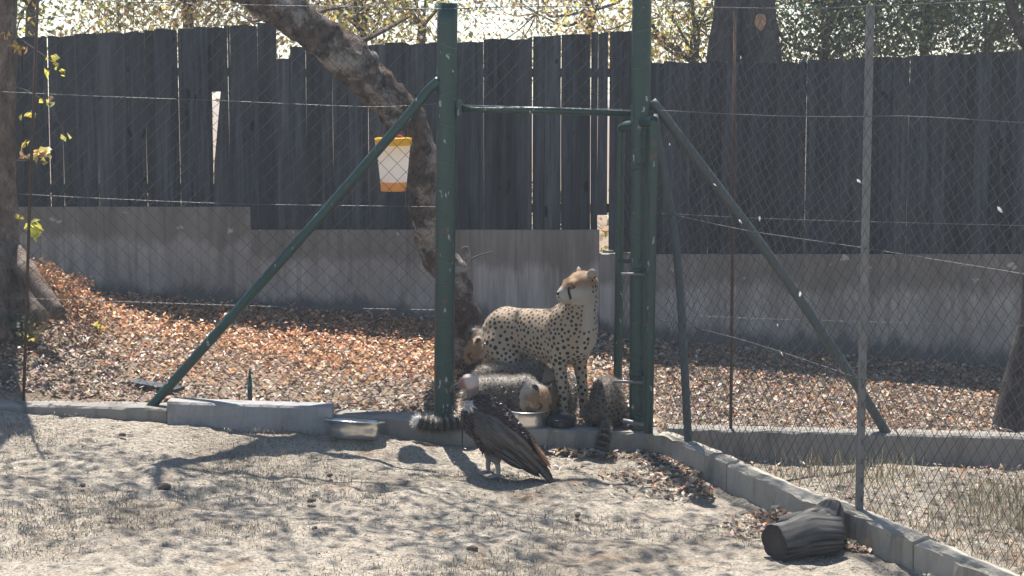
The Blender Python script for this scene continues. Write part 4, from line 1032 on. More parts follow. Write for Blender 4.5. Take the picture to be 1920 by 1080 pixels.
def seg_dist(V, a, b):
    a = np.array(a, float); b = np.array(b, float); ba = b - a
    t = np.clip((V - a) @ ba / (ba @ ba + 1e-12), 0, 1); return np.linalg.norm(V - a - t[:, None] * ba, axis=1)

def spot_field(V, ok, spacing, size, lines=(), seed=1):
    """darts thrown on the surface; value = distance / radius to the nearest rosette, < 1 inside"""
    r = np.random.default_rng(seed); idx = np.argwhere(ok)[:, 0]; r.shuffle(idx); cellsz = spacing.max() if hasattr(spacing, 'max') else spacing
    spacing = np.broadcast_to(spacing, (len(V),)); size = np.broadcast_to(size, (len(V),))
    grid = {}; chosen = []
    for i in idx:
        p = V[i]; c = tuple((p // cellsz).astype(int)); good = True
        for a in (-1, 0, 1):
            for b in (-1, 0, 1):
                for d in (-1, 0, 1):
                    for j in grid.get((c[0] + a, c[1] + b, c[2] + d), ()):
                        if ((V[j] - p) ** 2).sum() < spacing[i] ** 2: good = False; break
                    if not good: break
                if not good: break
            if not good: break
        if good: grid.setdefault(c, []).append(i); chosen.append(i)
    kd = kdtree.KDTree(len(chosen))
    for j, i in enumerate(chosen): kd.insert(V[i], j)
    kd.balance(); rad = np.array([size[i] for i in chosen]) * r.uniform(0.72, 1.2, len(chosen))
    f = np.empty(len(V))
    for i, p in enumerate(V):
        _, j, d = kd.find(p); f[i] = d / rad[j]
    f = np.where(ok | (f < 1.0), f, 3.0)
    f = np.where(ok, f, np.maximum(f, 1.3))
    for a, b, w in lines: f = np.minimum(f, seg_dist(V, a, b) / w)
    return np.clip(f, 0, 3)

def lerpc(a, b, t): return np.asarray(a) * (1 - t[:, None]) + np.asarray(b) * t[:, None]

def fur_cards(parent, V, Nn, col, n, L, down=0.5, w=0.0016, mask=None, comb=(0, 0, -1), name='fur', mat='fur'):
    idx = np.arange(len(V)) if mask is None else np.argwhere(mask)[:, 0]
    i = rng.choice(idx, n); p = V[i]; d = Nn[i] + np.array(comb) * down + rng.normal(0, 0.28, (n, 3)); d /= np.linalg.norm(d, axis=1, keepdims=True)
    s = np.cross(d, rng.normal(0, 1, (n, 3))); s /= np.linalg.norm(s, axis=1, keepdims=True); l = (np.broadcast_to(L, (len(V),))[i] * rng.uniform(0.5, 1.2, n))[:, None]
    m = p + d * l * 0.55 + Nn[i] * l * 0.1; e = p + d * l + np.array(comb) * l * 0.25
    VV = np.stack([p - s * w, p + s * w, m + s * w * 0.7, m - s * w * 0.7, e], 1).reshape(-1, 3); k = (np.arange(n) * 5)[:, None]
    c = np.clip(col[i] * (1 + rng.normal(0, 0.12, (n, 1))), 0.01, 0.9)
    o = npobj(name, VV, [k + np.array([[0, 1, 2, 3]]), k + np.array([[3, 2, 4]])], MAT[mat], parent, smooth_shade=False, col=np.repeat(c, 5, 0)); o['kind'] = 'stuff'
    return o

def ball(name, c, r, mat, parent, squash=(1, 1, 1)):
    b = MB(); th = np.linspace(0, math.pi, 11); b.lathe([(r * math.sin(t) + 1e-5, -r * math.cos(t)) for t in th], 16)
    o = b.obj(name, mat, parent); o.location = Vector(tuple(c)); o.scale = squash; return o

def cat_head(C, R, s):
    """solids of a cat head; frame R: forward, left, up; s = 1 for an adult cheetah"""
    C = np.array(C, float); g = lambda x, y, z: C + R @ (np.array((x, y, z)) * s); r3 = lambda *a: np.array(a) * s
    p = [ell(g(-0.012, 0, 0.010), r3(0.082, 0.068, 0.068), 0.02 * s, R), ell(g(0.040, 0, -0.012), r3(0.055, 0.052, 0.046), 0.025 * s, R),
         cone(g(0.055, 0, 0.026), g(0.104, 0, -0.006), 0.026 * s, 0.019 * s, 0.02 * s),
         ell(g(0.092, 0.014, -0.028), r3(0.030, 0.022, 0.023), 0.012 * s, R), ell(g(0.092, -0.014, -0.028), r3(0.030, 0.022, 0.023), 0.012 * s, R),
         ell(g(0.080, 0, -0.050), r3(0.028, 0.022, 0.016), 0.014 * s, R), ell(g(0.113, 0, -0.010), r3(0.012, 0.015, 0.010), 0.008 * s, R)]
    for sd in (-1, 1):
        p += [ell(g(0.012, 0.045 * sd, -0.022), r3(0.045, 0.028, 0.040), 0.02 * s, R), ell(g(0.050, 0.030 * sd, 0.034), r3(0.024, 0.018, 0.012), 0.014 * s, R)]
        ax = R @ rotm((0.75, 0.50 * sd, 0.0), (-0.25, 0.45 * sd, 1.0))
        p += [ell(g(-0.035, 0.056 * sd, 0.060), r3(0.012, 0.025, 0.031), 0.010 * s, ax)]
    return p, g

def paint_head(V, C, R, s):
    """local head coordinates of every vertex in adult units"""
    return (V - np.array(C)) @ R / s

def add_face(root, g, R, s, V=None):
    for sd in (-1, 1):
        e = ball('eye', g(0.068, 0.036 * sd, 0.017), 0.0125 * s, MAT['eye'], root)
        q = ball('pupil', (0, 0, 0), 0.006 * s, MAT['pupil'], e); q.location = Vector(tuple(R @ np.array((0.0085, 0.0045 * sd, 0.001)) * s))
    ball('nose', g(0.122, 0, -0.009), 0.0115 * s, MAT['pupil'], root, (0.8, 1.15, 0.8))

def head_lines(g, s):
    L = []
    for sd in (-1, 1):
        L += [(g(0.082, 0.030 * sd, 0.013), g(0.084, 0.034 * sd, -0.012), 0.0068 * s), (g(0.084, 0.034 * sd, -0.012), g(0.078, 0.037 * sd, -0.042), 0.0075 * s),
              (g(0.074, 0.036 * sd, 0.018), g(0.062, 0.045 * sd, 0.017), 0.009 * s)]
    L += [(g(0.115, 0.02, -0.036), g(0.122, 0, -0.026), 0.0035 * s), (g(0.115, -0.02, -0.036), g(0.122, 0, -0.026), 0.0035 * s)]
    return L

def build_cheetah():
    root = empty('cheetah', (0.150, 12.05, 0.0), 'adult spotted cheetah standing at the gate with head turned left', 'cheetah', rz=math.radians(-40))
    root.location.z = gz(0.3, 11.95) + 0.0
    yaw = math.radians(-40); Rz = np.array([[math.cos(yaw), -math.sin(yaw), 0], [math.sin(yaw), math.cos(yaw), 0], [0, 0, 1]])
    HR = rotm(Rz.T @ np.array((-0.86, -0.50, -0.10))); HC = np.array((0.398, -0.036, 0.872))
    HS = 1.34
    hp, g = cat_head(HC, HR, HS)
    body = [
        ell((-0.255, 0, 0.540), (0.150, 0.105, 0.130), 0.05), cone((-0.23, 0, 0.553), (0.02, 0, 0.545), 0.112, 0.128, 0.06, 0.84),
        cone((-0.02, 0, 0.525), (0.22, 0, 0.532), 0.132, 0.162, 0.06, 0.76), ell((0.20, 0, 0.525), (0.20, 0.122, 0.172), 0.05), ell((0.362, 0, 0.560), (0.105, 0.108, 0.150), 0.06),
        cone((-0.24, 0, 0.625), (0.20, 0, 0.635), 0.040, 0.045, 0.08), ell((0.245, 0, 0.705), (0.075, 0.050, 0.055), 0.05),
        cone((0.31, 0, 0.63), (0.385, -0.010, 0.80), 0.118, 0.088, 0.05), cone((0.37, 0, 0.58), (0.410, -0.010, 0.80), 0.098, 0.080, 0.06), cone((0.390, -0.010, 0.78), tuple(HC - np.array((0.0, 0, 0.01))), 0.084, 0.072, 0.03),
    ] + hp
    for sd, fx in ((-1, 0.040), (1, 0.062)):
        y = 0.083 * sd
        body += [ell((0.275, y, 0.575), (0.105, 0.056, 0.150), 0.045), cone((0.300, y, 0.530), (0.235 + fx, y * 1.08, 0.390), 0.074, 0.049, 0.04), cone((0.235 + fx, y * 1.08, 0.390), (0.268 + fx, y * 1.06, 0.185), 0.046, 0.031, 0.025),
                 cone((0.268 + fx, y * 1.06, 0.185), (0.272 + fx, y * 1.05, 0.060), 0.031, 0.026, 0.02), ell((0.298 + fx, y * 1.05, 0.030), (0.058, 0.034, 0.031), 0.02)]
        for t in (-1.5, -0.5, 0.5, 1.5): body.append(ell((0.338 + fx, y * 1.05 + t * 0.0155, 0.018), (0.022, 0.0095, 0.017), 0.006))
        hx = 0.03 - 0.03 * sd
        body += [ell((-0.250, y * 0.95, 0.490), (0.125, 0.062, 0.160), 0.05), cone((-0.24, y, 0.45), (-0.190 + hx, y * 1.1, 0.350), 0.095, 0.062, 0.05), cone((-0.190 + hx, y * 1.1, 0.350), (-0.355 + hx, y * 1.05, 0.225), 0.058, 0.033, 0.03),
                 cone((-0.355 + hx, y * 1.05, 0.225), (-0.325 + hx, y * 1.05, 0.060), 0.030, 0.027, 0.02), ell((-0.295 + hx, y * 1.05, 0.030), (0.060, 0.034, 0.031), 0.02)]
        for t in (-1.5, -0.5, 0.5, 1.5): body.append(ell((-0.255 + hx, y * 1.05 + t * 0.0155, 0.018), (0.022, 0.0095, 0.017), 0.006))
    tl = bezier([(-0.37, 0, 0.57), (-0.42, 0.01, 0.49), (-0.43, 0.03, 0.36), (-0.41, 0.06, 0.22), (-0.39, 0.10, 0.12), (-0.41, 0.16, 0.07)], 3)
    for a, b in zip(tl[:-1], tl[1:]): body.append(cone(a, b, 0.031, 0.031, 0.02))
    V, Q, Nn = solid(body, 0.0055)
    hl = paint_head(V, HC, HR, HS); inhead = (np.linalg.norm(hl, axis=1) < 0.155) & (V[:, 2] > 0.77)
    x, y, z = V.T
    tan = np.array((0.31, 0.225, 0.145)); cream = np.array((0.37, 0.305, 0.235)); white = np.array((0.44, 0.40, 0.345))
    low = 1 - smooth(0.43, 0.56, z + 0.06 * smooth(-0.05, -0.3, x))
    belly = low * (np.abs(y) < 0.2) * (z > 0.36)
    chest = smooth(0.28, 0.42, x) * (1 - smooth(0.83, 0.92, z)) * smooth(0.3, 0.45, z)
    col = lerpc(tan, cream, np.clip(0.35 * (1 - smooth(0.5, 0.72, z)) + 0.15, 0, 1)); col = lerpc(col, cream, belly * 0.8); col = lerpc(col, white, np.clip(chest, 0, 1) * (1 - smooth(0.05, 0.10, np.abs(y))) * 0.85)
    col = lerpc(col, cream, (1 - smooth(0.2, 0.4, z)) * 0.7)
    # face
    fh = smooth(-0.02, 0.035, hl[:, 2]) * (hl[:, 0] < 0.10) * (1 - 0.7 * np.exp(-((hl[:, 0] - 0.06) / 0.02) ** 2 - ((hl[:, 2] - 0.0) / 0.012) ** 2)); face = lerpc(np.broadcast_to(white * 0.85, V.shape), np.array((0.27, 0.16, 0.078)), np.clip(fh + smooth(-0.0, -0.06, hl[:, 0]) * smooth(-0.03, 0.02, hl[:, 2]), 0, 1))
    col = np.where(inhead[:, None], face, col)
    earb = inhead & (hl[:, 2] > 0.055) & (np.abs(hl[:, 1]) > 0.04); col[earb] = (0.30, 0.25, 0.20)
    ok = ~inhead | ((hl[:, 0] < -0.02) & (hl[:, 2] < 0.05))
    throat = (x > 0.33) & (z < 0.84) & (z > 0.60) & (np.abs(y + 0.045) < 0.036) & (Nn[:, 0] > 0.2)
    front = (x > 0.40) & (z < 0.60) & (z > 0.44) & (np.abs(y) < 0.032)
    ok &= ~throat & ~front & ~((z < 0.50) & (z > 0.36) & (np.abs(y) < 0.055) & (x > -0.3) & (x < 0.3)) & (z > 0.07)
    big = smooth(-0.12, -0.22, x) * (z < 0.62)
    sp = np.where(z < 0.56, 0.031, 0.0265) + 0.005 * big; sz = np.where(z > 0.56, 0.0104, 0.0124) + 0.0022 * big
    sp = np.where(z > 0.74, 0.026, sp); sz = np.where(z > 0.74, 0.0092, sz); 
    f = spot_field(V, ok, sp, sz, head_lines(g, HS) + [(g(-0.035, 0.05 * s_, 0.045), g(-0.035, 0.08 * s_, 0.06), 0.012) for s_ in ()], 3)
    o = npobj('body', V, [Q], MAT['coat'], root, col=col, attrs={'spot': f})
    add_face(root, g, HR, HS)
    fur_cards(root, V, Nn, np.where((f < 1.0)[:, None], np.array((0.02, 0.016, 0.013)), col), 9000, np.where(inhead, 0.006, 0.010), 0.5, 0.0009, comb=(-0.5, 0, -0.6))
    return root
build_cheetah()

GREYF = np.array((0.105, 0.085, 0.066)); MANT = np.array((0.38, 0.345, 0.30)); TANF = np.array((0.27, 0.165, 0.085))  # GREYF: grey-brown fur, darkened to put the lower body's shade into the coat
def build_cub(loc, yaw_deg, label, body, HC, hdir, hs, tail=None, tr=(0.030, 0.042), mantle=0.6, seed=1, dark=1.0, hup=(0, 0, 1), furn=9000, spsz=0.0085, sit=False):
    root = empty('cheetah_cub', loc, label, 'cheetah cub', 'cheetah cubs round the bowls', rz=math.radians(yaw_deg))
    HR = rotm(hdir, hup); hp, g = cat_head(HC, HR, hs)
    prims = list(body) + hp
    tl = None
    if tail is not None:
        tl = bezier(tail, 4)
        for i, (a, b) in enumerate(zip(tl[:-1], tl[1:])):
            f = i / len(tl); prims.append(cone(a, b, tr[0] + (tr[1] - tr[0]) * f, tr[0] + (tr[1] - tr[0]) * f, 0.015))
    V, Q, Nn = solid(prims, 0.0065)
    hl = paint_head(V, HC, HR, hs); inh = np.linalg.norm(hl, axis=1) < 0.14
    x, y, z = V.T
    col = np.broadcast_to(GREYF, V.shape).copy()
    up = smooth(0.35, 0.95, Nn[:, 2]); col = lerpc(col, MANT, up * mantle * (1 if not sit else 0.4))
    face = lerpc(np.broadcast_to(TANF, V.shape), np.array((0.34, 0.27, 0.20)), smooth(-0.01, -0.05, hl[:, 2])); back = smooth(0.0, -0.05, hl[:, 0]); face = lerpc(face, MANT, back * mantle)
    col = np.where(inh[:, None], face, col)
    earb = inh & (hl[:, 2] > 0.06) & (np.abs(hl[:, 1]) > 0.04); col[earb] = (0.05, 0.042, 0.036)
    f = spot_field(V, ~inh, 0.027, spsz, head_lines(g, hs), seed)
    if tl is not None:         # ringed tail with a white tip
        d = np.linalg.norm(V[:, None, :] - tl[None], axis=2); k = d.argmin(1); on = (d.min(1) < 0.055) & (k > 2)
        s = np.concatenate([[0], np.cumsum(np.linalg.norm(np.diff(tl, axis=0), axis=1))]); tt = s[k] + ((V - tl[k]) * (tl[np.minimum(k + 1, len(tl) - 1)] - tl[np.maximum(k - 1, 0)])).sum(1) / (np.linalg.norm(tl[np.minimum(k + 1, len(tl) - 1)] - tl[np.maximum(k - 1, 0)], axis=1) + 1e-9)
        ring = 0.6 + 0.75 * np.sin(tt / 0.036 * 2 * math.pi); f = np.where(on & (tt > 0.10), ring, f)
        tip = on & (tt > s[-1] + 0.005); f[tip] = 3; col[tip] = (0.6, 0.58, 0.55)
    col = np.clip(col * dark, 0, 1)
    npobj('body', V, [Q], MAT['coat'], root, col=col, attrs={'spot': f})
    add_face(root, g, HR, hs)
    fc = np.where((f < 0.8)[:, None], np.array((0.05, 0.04, 0.035)), col)
    fur_cards(root, V, Nn, fc, furn, np.where(inh, 0.016, 0.030), 0.35, 0.0011, comb=(-0.6, 0, -0.35))
    return root

def world_to_local(loc, yaw_deg, p):
    a = math.radians(-yaw_deg); d = Vector(p) - Vector(loc)
    return (d.x * math.cos(a) - d.y * math.sin(a), d.x * math.sin(a) + d.y * math.cos(a), d.z)

def build_cubs():
    def crouch(lift=0.0):
        b = [ell((-0.17, 0, 0.135), (0.115, 0.092, 0.115), 0.05), ell((-0.02, 0, 0.165 + lift), (0.17, 0.090, 0.108), 0.06), ell((0.13, 0, 0.175 + lift), (0.095, 0.082, 0.115), 0.05), cone((0.15, 0, 0.18 + lift), (0.235, 0, 0.165), 0.075, 0.062, 0.04)]
        for s in (-1, 1):
            b += [ell((-0.155, 0.075 * s, 0.100), (0.095, 0.045, 0.090), 0.04), cone((-0.12, 0.085 * s, 0.05), (-0.19, 0.085 * s, 0.022), 0.026, 0.022, 0.02), ell((-0.075, 0.088 * s, 0.022), (0.055, 0.026, 0.022), 0.02),
                  cone((0.14, 0.062 * s, 0.14), (0.115, 0.068 * s, 0.075), 0.045, 0.030, 0.03), cone((0.115, 0.068 * s, 0.075), (0.155, 0.066 * s, 0.022), 0.027, 0.022, 0.02), ell((0.180, 0.066 * s, 0.018), (0.038, 0.024, 0.018), 0.012)]
        return b
    # front cub: eats from the steel bowl, tail lying to the left over the kerb
    loc = Vector((P(948, 790, 11.72).x, 11.74, 0.03)); yaw = -24
    tail = [(-0.26, 0, 0.10)] + [world_to_local(loc, yaw, q) for q in (P(884, 786, 11.60), P(850, 794, 11.47), P(815, 797, 11.44), P(785, 790, 11.43))]
    build_cub(loc, yaw, 'pale-maned cub crouching over the steel bowl with ringed tail stretched left', crouch(), (0.245, -0.02, 0.155), (0.66, -0.50, -0.62), 0.95, tail, (0.028, 0.038), 0.95, 11, furn=13000, hup=(0.3, 0, 1))
    # back cub: only its arched back shows
    loc = Vector((P(966, 770, 12.0).x, 12.02, gz(0, 12.02) - 0.005))
    build_cub(loc, -12, 'grey cub with arched back behind the cub at the steel bowl', [cone(p[1] + np.array((0, 0, 0.06)), p[2] + np.array((0, 0, 0.06)), *p[3:]) if p[0] == 'c' and p[1][2] > 0.13 else (ell(p[1] + np.array((0, 0, 0.055)), p[2], p[3]) if p[0] == 'e' and p[1][2] > 0.12 else p) for p in crouch(0.01)], (0.27, 0.02, 0.215), (0.85, 0.2, -0.45), 0.9, None, mantle=0.55, seed=12)
    def stand(h=0.0):
        b = [ell((-0.14, 0, 0.27), (0.10, 0.075, 0.095), 0.05), ell((0.0, 0, 0.275), (0.15, 0.078, 0.088), 0.06), ell((0.13, 0, 0.28), (0.085, 0.072, 0.10), 0.05), cone((0.15, 0, 0.30), (0.22, 0, 0.35), 0.065, 0.055, 0.04)]
        for s in (-1, 1):
            b += [cone((0.14, 0.05 * s, 0.25), (0.125, 0.055 * s, 0.15), 0.042, 0.028, 0.03), cone((0.125, 0.055 * s, 0.15), (0.14, 0.055 * s, 0.03), 0.025, 0.02, 0.02), ell((0.158, 0.055 * s, 0.018), (0.036, 0.023, 0.018), 0.012),
                  cone((-0.15, 0.05 * s, 0.25), (-0.10, 0.06 * s, 0.16), 0.06, 0.035, 0.04), cone((-0.10, 0.06 * s, 0.16), (-0.17, 0.055 * s, 0.09), 0.032, 0.022, 0.02), cone((-0.17, 0.055 * s, 0.09), (-0.16, 0.055 * s, 0.03), 0.021, 0.02, 0.02), ell((-0.14, 0.055 * s, 0.018), (0.036, 0.023, 0.018), 0.012)]
        return b
    # cub peering out from behind the hindquarters
    hw = P(893, 655, 12.75); loc = Vector((hw.x + 0.20, 12.80, gz(hw.x + 0.2, 12.8)))
    hl = world_to_local(loc, 172, hw)
    build_cub(loc, 172, 'cub with sunlit orange face peering out behind the cheetah hindquarters', stand(), (hl[0], hl[1], hl[2]), (0.75, 0.45, -0.55), 0.95, None, mantle=0.25, seed=13, furn=5000)
    # cub between the forelegs at the black bowl, shade put into its coat
    loc = Vector((P(1046, 780, 12.0).x, 12.10, gz(0.3, 12.1) - 0.005))
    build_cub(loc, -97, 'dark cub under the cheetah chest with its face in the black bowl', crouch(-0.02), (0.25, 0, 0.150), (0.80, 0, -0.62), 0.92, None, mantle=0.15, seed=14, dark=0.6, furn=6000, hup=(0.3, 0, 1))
    # cub sitting with its back to the camera
    loc = Vector((P(1138, 800, 11.66).x, 11.70, 0.005)); yaw = 84
    body = [ell((-0.02, 0, 0.110), (0.110, 0.118, 0.108), 0.05), ell((0.03, 0, 0.190), (0.095, 0.105, 0.105), 0.06), ell((0.09, 0, 0.235), (0.090, 0.088, 0.080), 0.05), cone((0.12, 0, 0.235), (0.20, 0, 0.20), 0.07, 0.06, 0.04)]
    for s in (-1, 1):
        body += [ell((0.0, 0.098 * s, 0.075), (0.095, 0.040, 0.070), 0.04), ell((0.075, 0.118 * s, 0.022), (0.055, 0.026, 0.022), 0.02), cone((0.13, 0.058 * s, 0.19), (0.145, 0.06 * s, 0.09), 0.042, 0.028, 0.03), cone((0.145, 0.06 * s, 0.09), (0.155, 0.06 * s, 0.025), 0.025, 0.021, 0.02), ell((0.175, 0.06 * s, 0.018), (0.036, 0.024, 0.018), 0.012)]
    body = [cone(p[1] * 0.88, p[2] * 0.88, p[3] * 0.88, p[4] * 0.88, p[5], p[6]) if p[0] == 'c' else ell(p[1] * 0.88, p[2] * 0.88, p[3]) for p in body]
    tail = [(-0.085, 0, 0.045)] + [world_to_local(loc, yaw, q) for q in (P(1136, 803, 11.50), P(1133, 818, 11.445), P(1129, 832, 11.44), P(1126, 842, 11.44))]
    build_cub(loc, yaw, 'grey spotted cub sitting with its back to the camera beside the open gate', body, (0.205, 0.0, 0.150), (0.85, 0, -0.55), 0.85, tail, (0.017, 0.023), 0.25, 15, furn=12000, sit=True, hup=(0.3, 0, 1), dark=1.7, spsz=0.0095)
build_cubs()

# ---------------------------------------------------------------- vulture
def build_vulture():
    f = on_ground(926, 893); yaw = 176
    root = empty('vulture', f, 'dark brown vulture with bald pink head standing in the sandy yard', 'vulture', rz=math.radians(yaw))
    L = lambda px, py: (-(px - 926) / 322.0, (893 - py) / 322.0)
    ax = rotm((0.735, 0, 0.68))
    def X(px, py, y=0.0): a, b = L(px, py); return (a, y, b)
    prims = [ell(X(932, 806), (0.215, 0.105, 0.118), 0.05, ax), ell(X(904, 780), (0.112, 0.098, 0.112), 0.06), ell(X(912, 776), (0.085, 0.085, 0.070), 0.05), cone(X(975, 835), X(1022, 884), 0.075, 0.026, 0.05, 0.9),
             cone(X(903, 772), X(890, 744), 0.050, 0.034, 0.025)]
    for s in (-1, 1):
        prims += [cone(X(912, 825, 0.045 * s), X(917 if s < 0 else 931, 860, 0.044 * s), 0.050, 0.026, 0.03), ell(X(920, 790, 0.078 * s), (0.17, 0.035, 0.10), 0.04, ax)]
    V, Q, Nn = solid(prims, 0.006, 0.004, 28)
    x, y, z = V.T
    dark = np.array((0.030, 0.020, 0.019)); brown = np.array((0.058, 0.032, 0.028))
    col = lerpc(np.broadcast_to(dark, V.shape), brown, np.clip(0.5 + 0.6 * fbm(x * 14, y * 14, z * 14, 2), 0, 1))
    legz = (z < 0.17) & (x > -0.06) & (x < 0.09); col[legz] = lerpc(np.broadcast_to(np.array((0.26, 0.22, 0.19)), V.shape), brown, smooth(0.09, 0.16, z))[legz]
    ruff = (z > 0.40) & (z < 0.45) & (x > 0.115); col[ruff] = (0.45, 0.42, 0.38)
    npobj('body', V, [Q], MAT['plumage'], root, col=col)
    fur_cards(root, V, Nn, col * 1.15, 3200, np.where(ruff, 0.045, 0.022), 1.2, 0.0038, mask=(z > 0.15), comb=(-0.75, 0, -0.7), name='body_feathers', mat='blade')
    # bare head
    HC = np.array(X(880, 713)); HR = rotm((0.93, -0.12, -0.30))
    g = lambda a, b, c: HC + HR @ np.array((a, b, c))
    hp = [ell(HC, (0.052, 0.039, 0.041), 0.02, HR), cone(g(0.020, 0, 0.0), g(0.066, 0, -0.010), 0.031, 0.015, 0.02), cone(g(-0.012, 0, -0.012), X(889, 746), 0.040, 0.031, 0.02), ell(g(0.018, 0.018, 0.012), (0.018, 0.010, 0.008), 0.01, HR), ell(g(0.018, -0.018, 0.012), (0.018, 0.010, 0.008), 0.01, HR)]
    Vh, Qh, Nh = solid(hp, 0.004, 0.0025, 60)
    hl = (Vh - HC) @ HR
    ch = lerpc(np.broadcast_to(np.array((0.17, 0.085, 0.075)), Vh.shape), np.array((0.42, 0.34, 0.305)), smooth(0.035, 0.0, hl[:, 0]))  # shading in the skin colour: face side darkened, back of head lighter
    ch = lerpc(ch, np.array((0.13, 0.10, 0.09)), smooth(-0.03, -0.055, hl[:, 2]))
    npobj('head', Vh, [Qh], MAT['skin'], root, col=ch)
    bk = bezier([g(0.055, 0, -0.006), g(0.085, 0, -0.006), g(0.112, 0, -0.016), g(0.118, 0, -0.042)], 5)
    b = MB(); b.tube(bk, np.interp(np.linspace(0, 1, len(bk)), [0, 0.5, 0.8, 1], [0.016, 0.0125, 0.010, 0.002]), 10); b.tube([g(0.05, 0, -0.012), g(0.085, 0, -0.014)], [0.009, 0.004], 8); b.obj('beak', MAT['horn'], root)
    for s in (-1, 1): ball('eye', g(0.026, 0.024 * s, 0.006), 0.006, MAT['pupil'], root)
    # wings: rows of overlapping feather blades on each side
    def blade(Vs, Qs, Cs, base, dirv, nrm, Ln, W, c, curve=0.02):
        d = np.array(dirv, float); d /= np.linalg.norm(d); s = np.cross(np.array(nrm, float), d); s /= np.linalg.norm(s); nn = np.cross(d, s)
        n0 = sum(len(v) for v in Vs); rows = []
        for t, w, h in ((0, 0.45, 0), (0.3, 0.95, 0.5), (0.65, 1.0, 0.6), (0.9, 0.62, 0.25), (1.0, 0.12, 0)):
            ctr = np.array(base) + d * Ln * t + nn * curve * math.sin(math.pi * t) * 0.6
            rows += [ctr - s * W * w / 2 - nn * 0.004, ctr + nn * 0.004, ctr + s * W * w / 2 - nn * 0.004]
        Vs.append(np.array(rows)); q = []
        for r_ in range(4):
            for k in range(2): a = n0 + r_ * 3 + k; q.append((a, a + 1, a + 4, a + 3))
        Qs.append(np.array(q)); cc = np.tile(np.array(c), (15, 1)); cc[1::3] *= 0.72; cc[0::3] *= 1.15; Cs.append(cc)
    for s in (-1, 1):
        Vs, Qs, Cs = [], [], []
        rows = [  # start line, end line in picture points, count, length, width
            ((892, 762), (897, 800), 6, 0.12, 0.046), ((902, 762), (906, 812), 8, 0.15, 0.046), ((916, 768), (917, 824), 8, 0.18, 0.046), ((932, 778), (928, 834), 8, 0.21, 0.046), ((948, 790), (940, 842), 8, 0.235, 0.042), ((962, 802), (952, 845), 8, 0.245, 0.040), ((972, 814), (963, 846), 6, 0.25, 0.038)]
        for ri, (a, e, n, Ln, W) in enumerate(rows):
            for k in range(n):
                t = (k + 0.5 * (ri % 2)) / (n - 0.5); px = a[0] + (e[0] - a[0]) * t; py = a[1] + (e[1] - a[1]) * t
                i = np.argmin((V[:, 0] - L(px, py)[0]) ** 2 + (V[:, 2] - L(px, py)[1]) ** 2 + (V[:, 1] - 0.10 * s) ** 2)
                yy = V[i, 1] + 0.006 * s + (0.0035 * (len(rows) - ri)) * s
                pp = np.array(X(px, py, yy)); tgt = np.array(X(1030, 893, 0.022 * s)); d = tgt - pp; d /= np.linalg.norm(d); d += np.array((-0.1, 0, 0.25 - 0.55 * t)) * 0.55 * (1 - ri / 9) + rng.normal(0, 0.04, 3)
                ln = min(Ln, np.linalg.norm(tgt - pp) * 1.02)
                c = palette(1, [(0.050, 0.034, 0.027), (0.036, 0.026, 0.022), (0.068, 0.045, 0.034)], 0.2)[0]
                blade(Vs, Qs, Cs, pp, d, (0, s, 0), ln, W, c)
        npobj('wing', np.vstack(Vs), [np.vstack(Qs)], MAT['blade'], root, col=np.vstack(Cs), smooth_shade=False)
    # tail and pale rump feathers
    Vs, Qs, Cs = [], [], []
    for k in range(9):
        y = (k - 4) * 0.012; blade(Vs, Qs, Cs, X(985 + abs(k - 4), 842, y * 0.8), np.array(X(1035 - abs(k - 4) * 1.5, 898, y * 1.5)) - np.array(X(985, 842, y * 0.8)), (0.65, 0, 0.75), 0.232, 0.036, (0.028, 0.021, 0.018))
    npobj('tail', np.vstack(Vs), [np.vstack(Qs)], MAT['blade'], root, col=np.vstack(Cs), smooth_shade=False)
    Vs, Qs, Cs = [], [], []
    for k in range(8):
        y = (k - 3.5) * 0.018; blade(Vs, Qs, Cs, X(990 + 1.2 * k, 815 + 3 * (k % 3), y), np.array(X(1033, 872 + 4 * (k % 2), y * 1.1)) - np.array(X(990, 815, y)), (0.7, 0, 0.7), 0.16 + 0.02 * (k % 3), 0.038, palette(1, [(0.58, 0.46, 0.30), (0.40, 0.24, 0.14), (0.30, 0.19, 0.12)], 0.1)[0])
    npobj('rump_feathers', np.vstack(Vs), [np.vstack(Qs)], MAT['blade'], root, col=np.vstack(Cs), smooth_shade=False)
    for s, (kx, fx) in ((-1, (918, 915)), (1, (931, 936))):
        b = MB(); y = 0.045 * s
        b.tube(bezier([X(kx, 855, y), X(fx - 1, 873, y), X(fx, 889, y)], 4), np.linspace(0.020, 0.0105, 9), 10)
        for (dx, dy, l) in ((1, 0, 0.075), (0.85, 0.5, 0.065), (0.85, -0.5, 0.065), (-1, 0.1, 0.04)):
            a = np.array(X(fx, 889, y)); d = np.array((dx, dy, 0.0)); d /= np.linalg.norm(d)
            b.tube([a, a + d * l * 0.5 + np.array((0, 0, 0.001)), a + d * l + np.array((0, 0, -0.010))], [0.0095, 0.0085, 0.003], 7)
        b.obj('leg', MAT['birdleg'], root)
build_vulture()

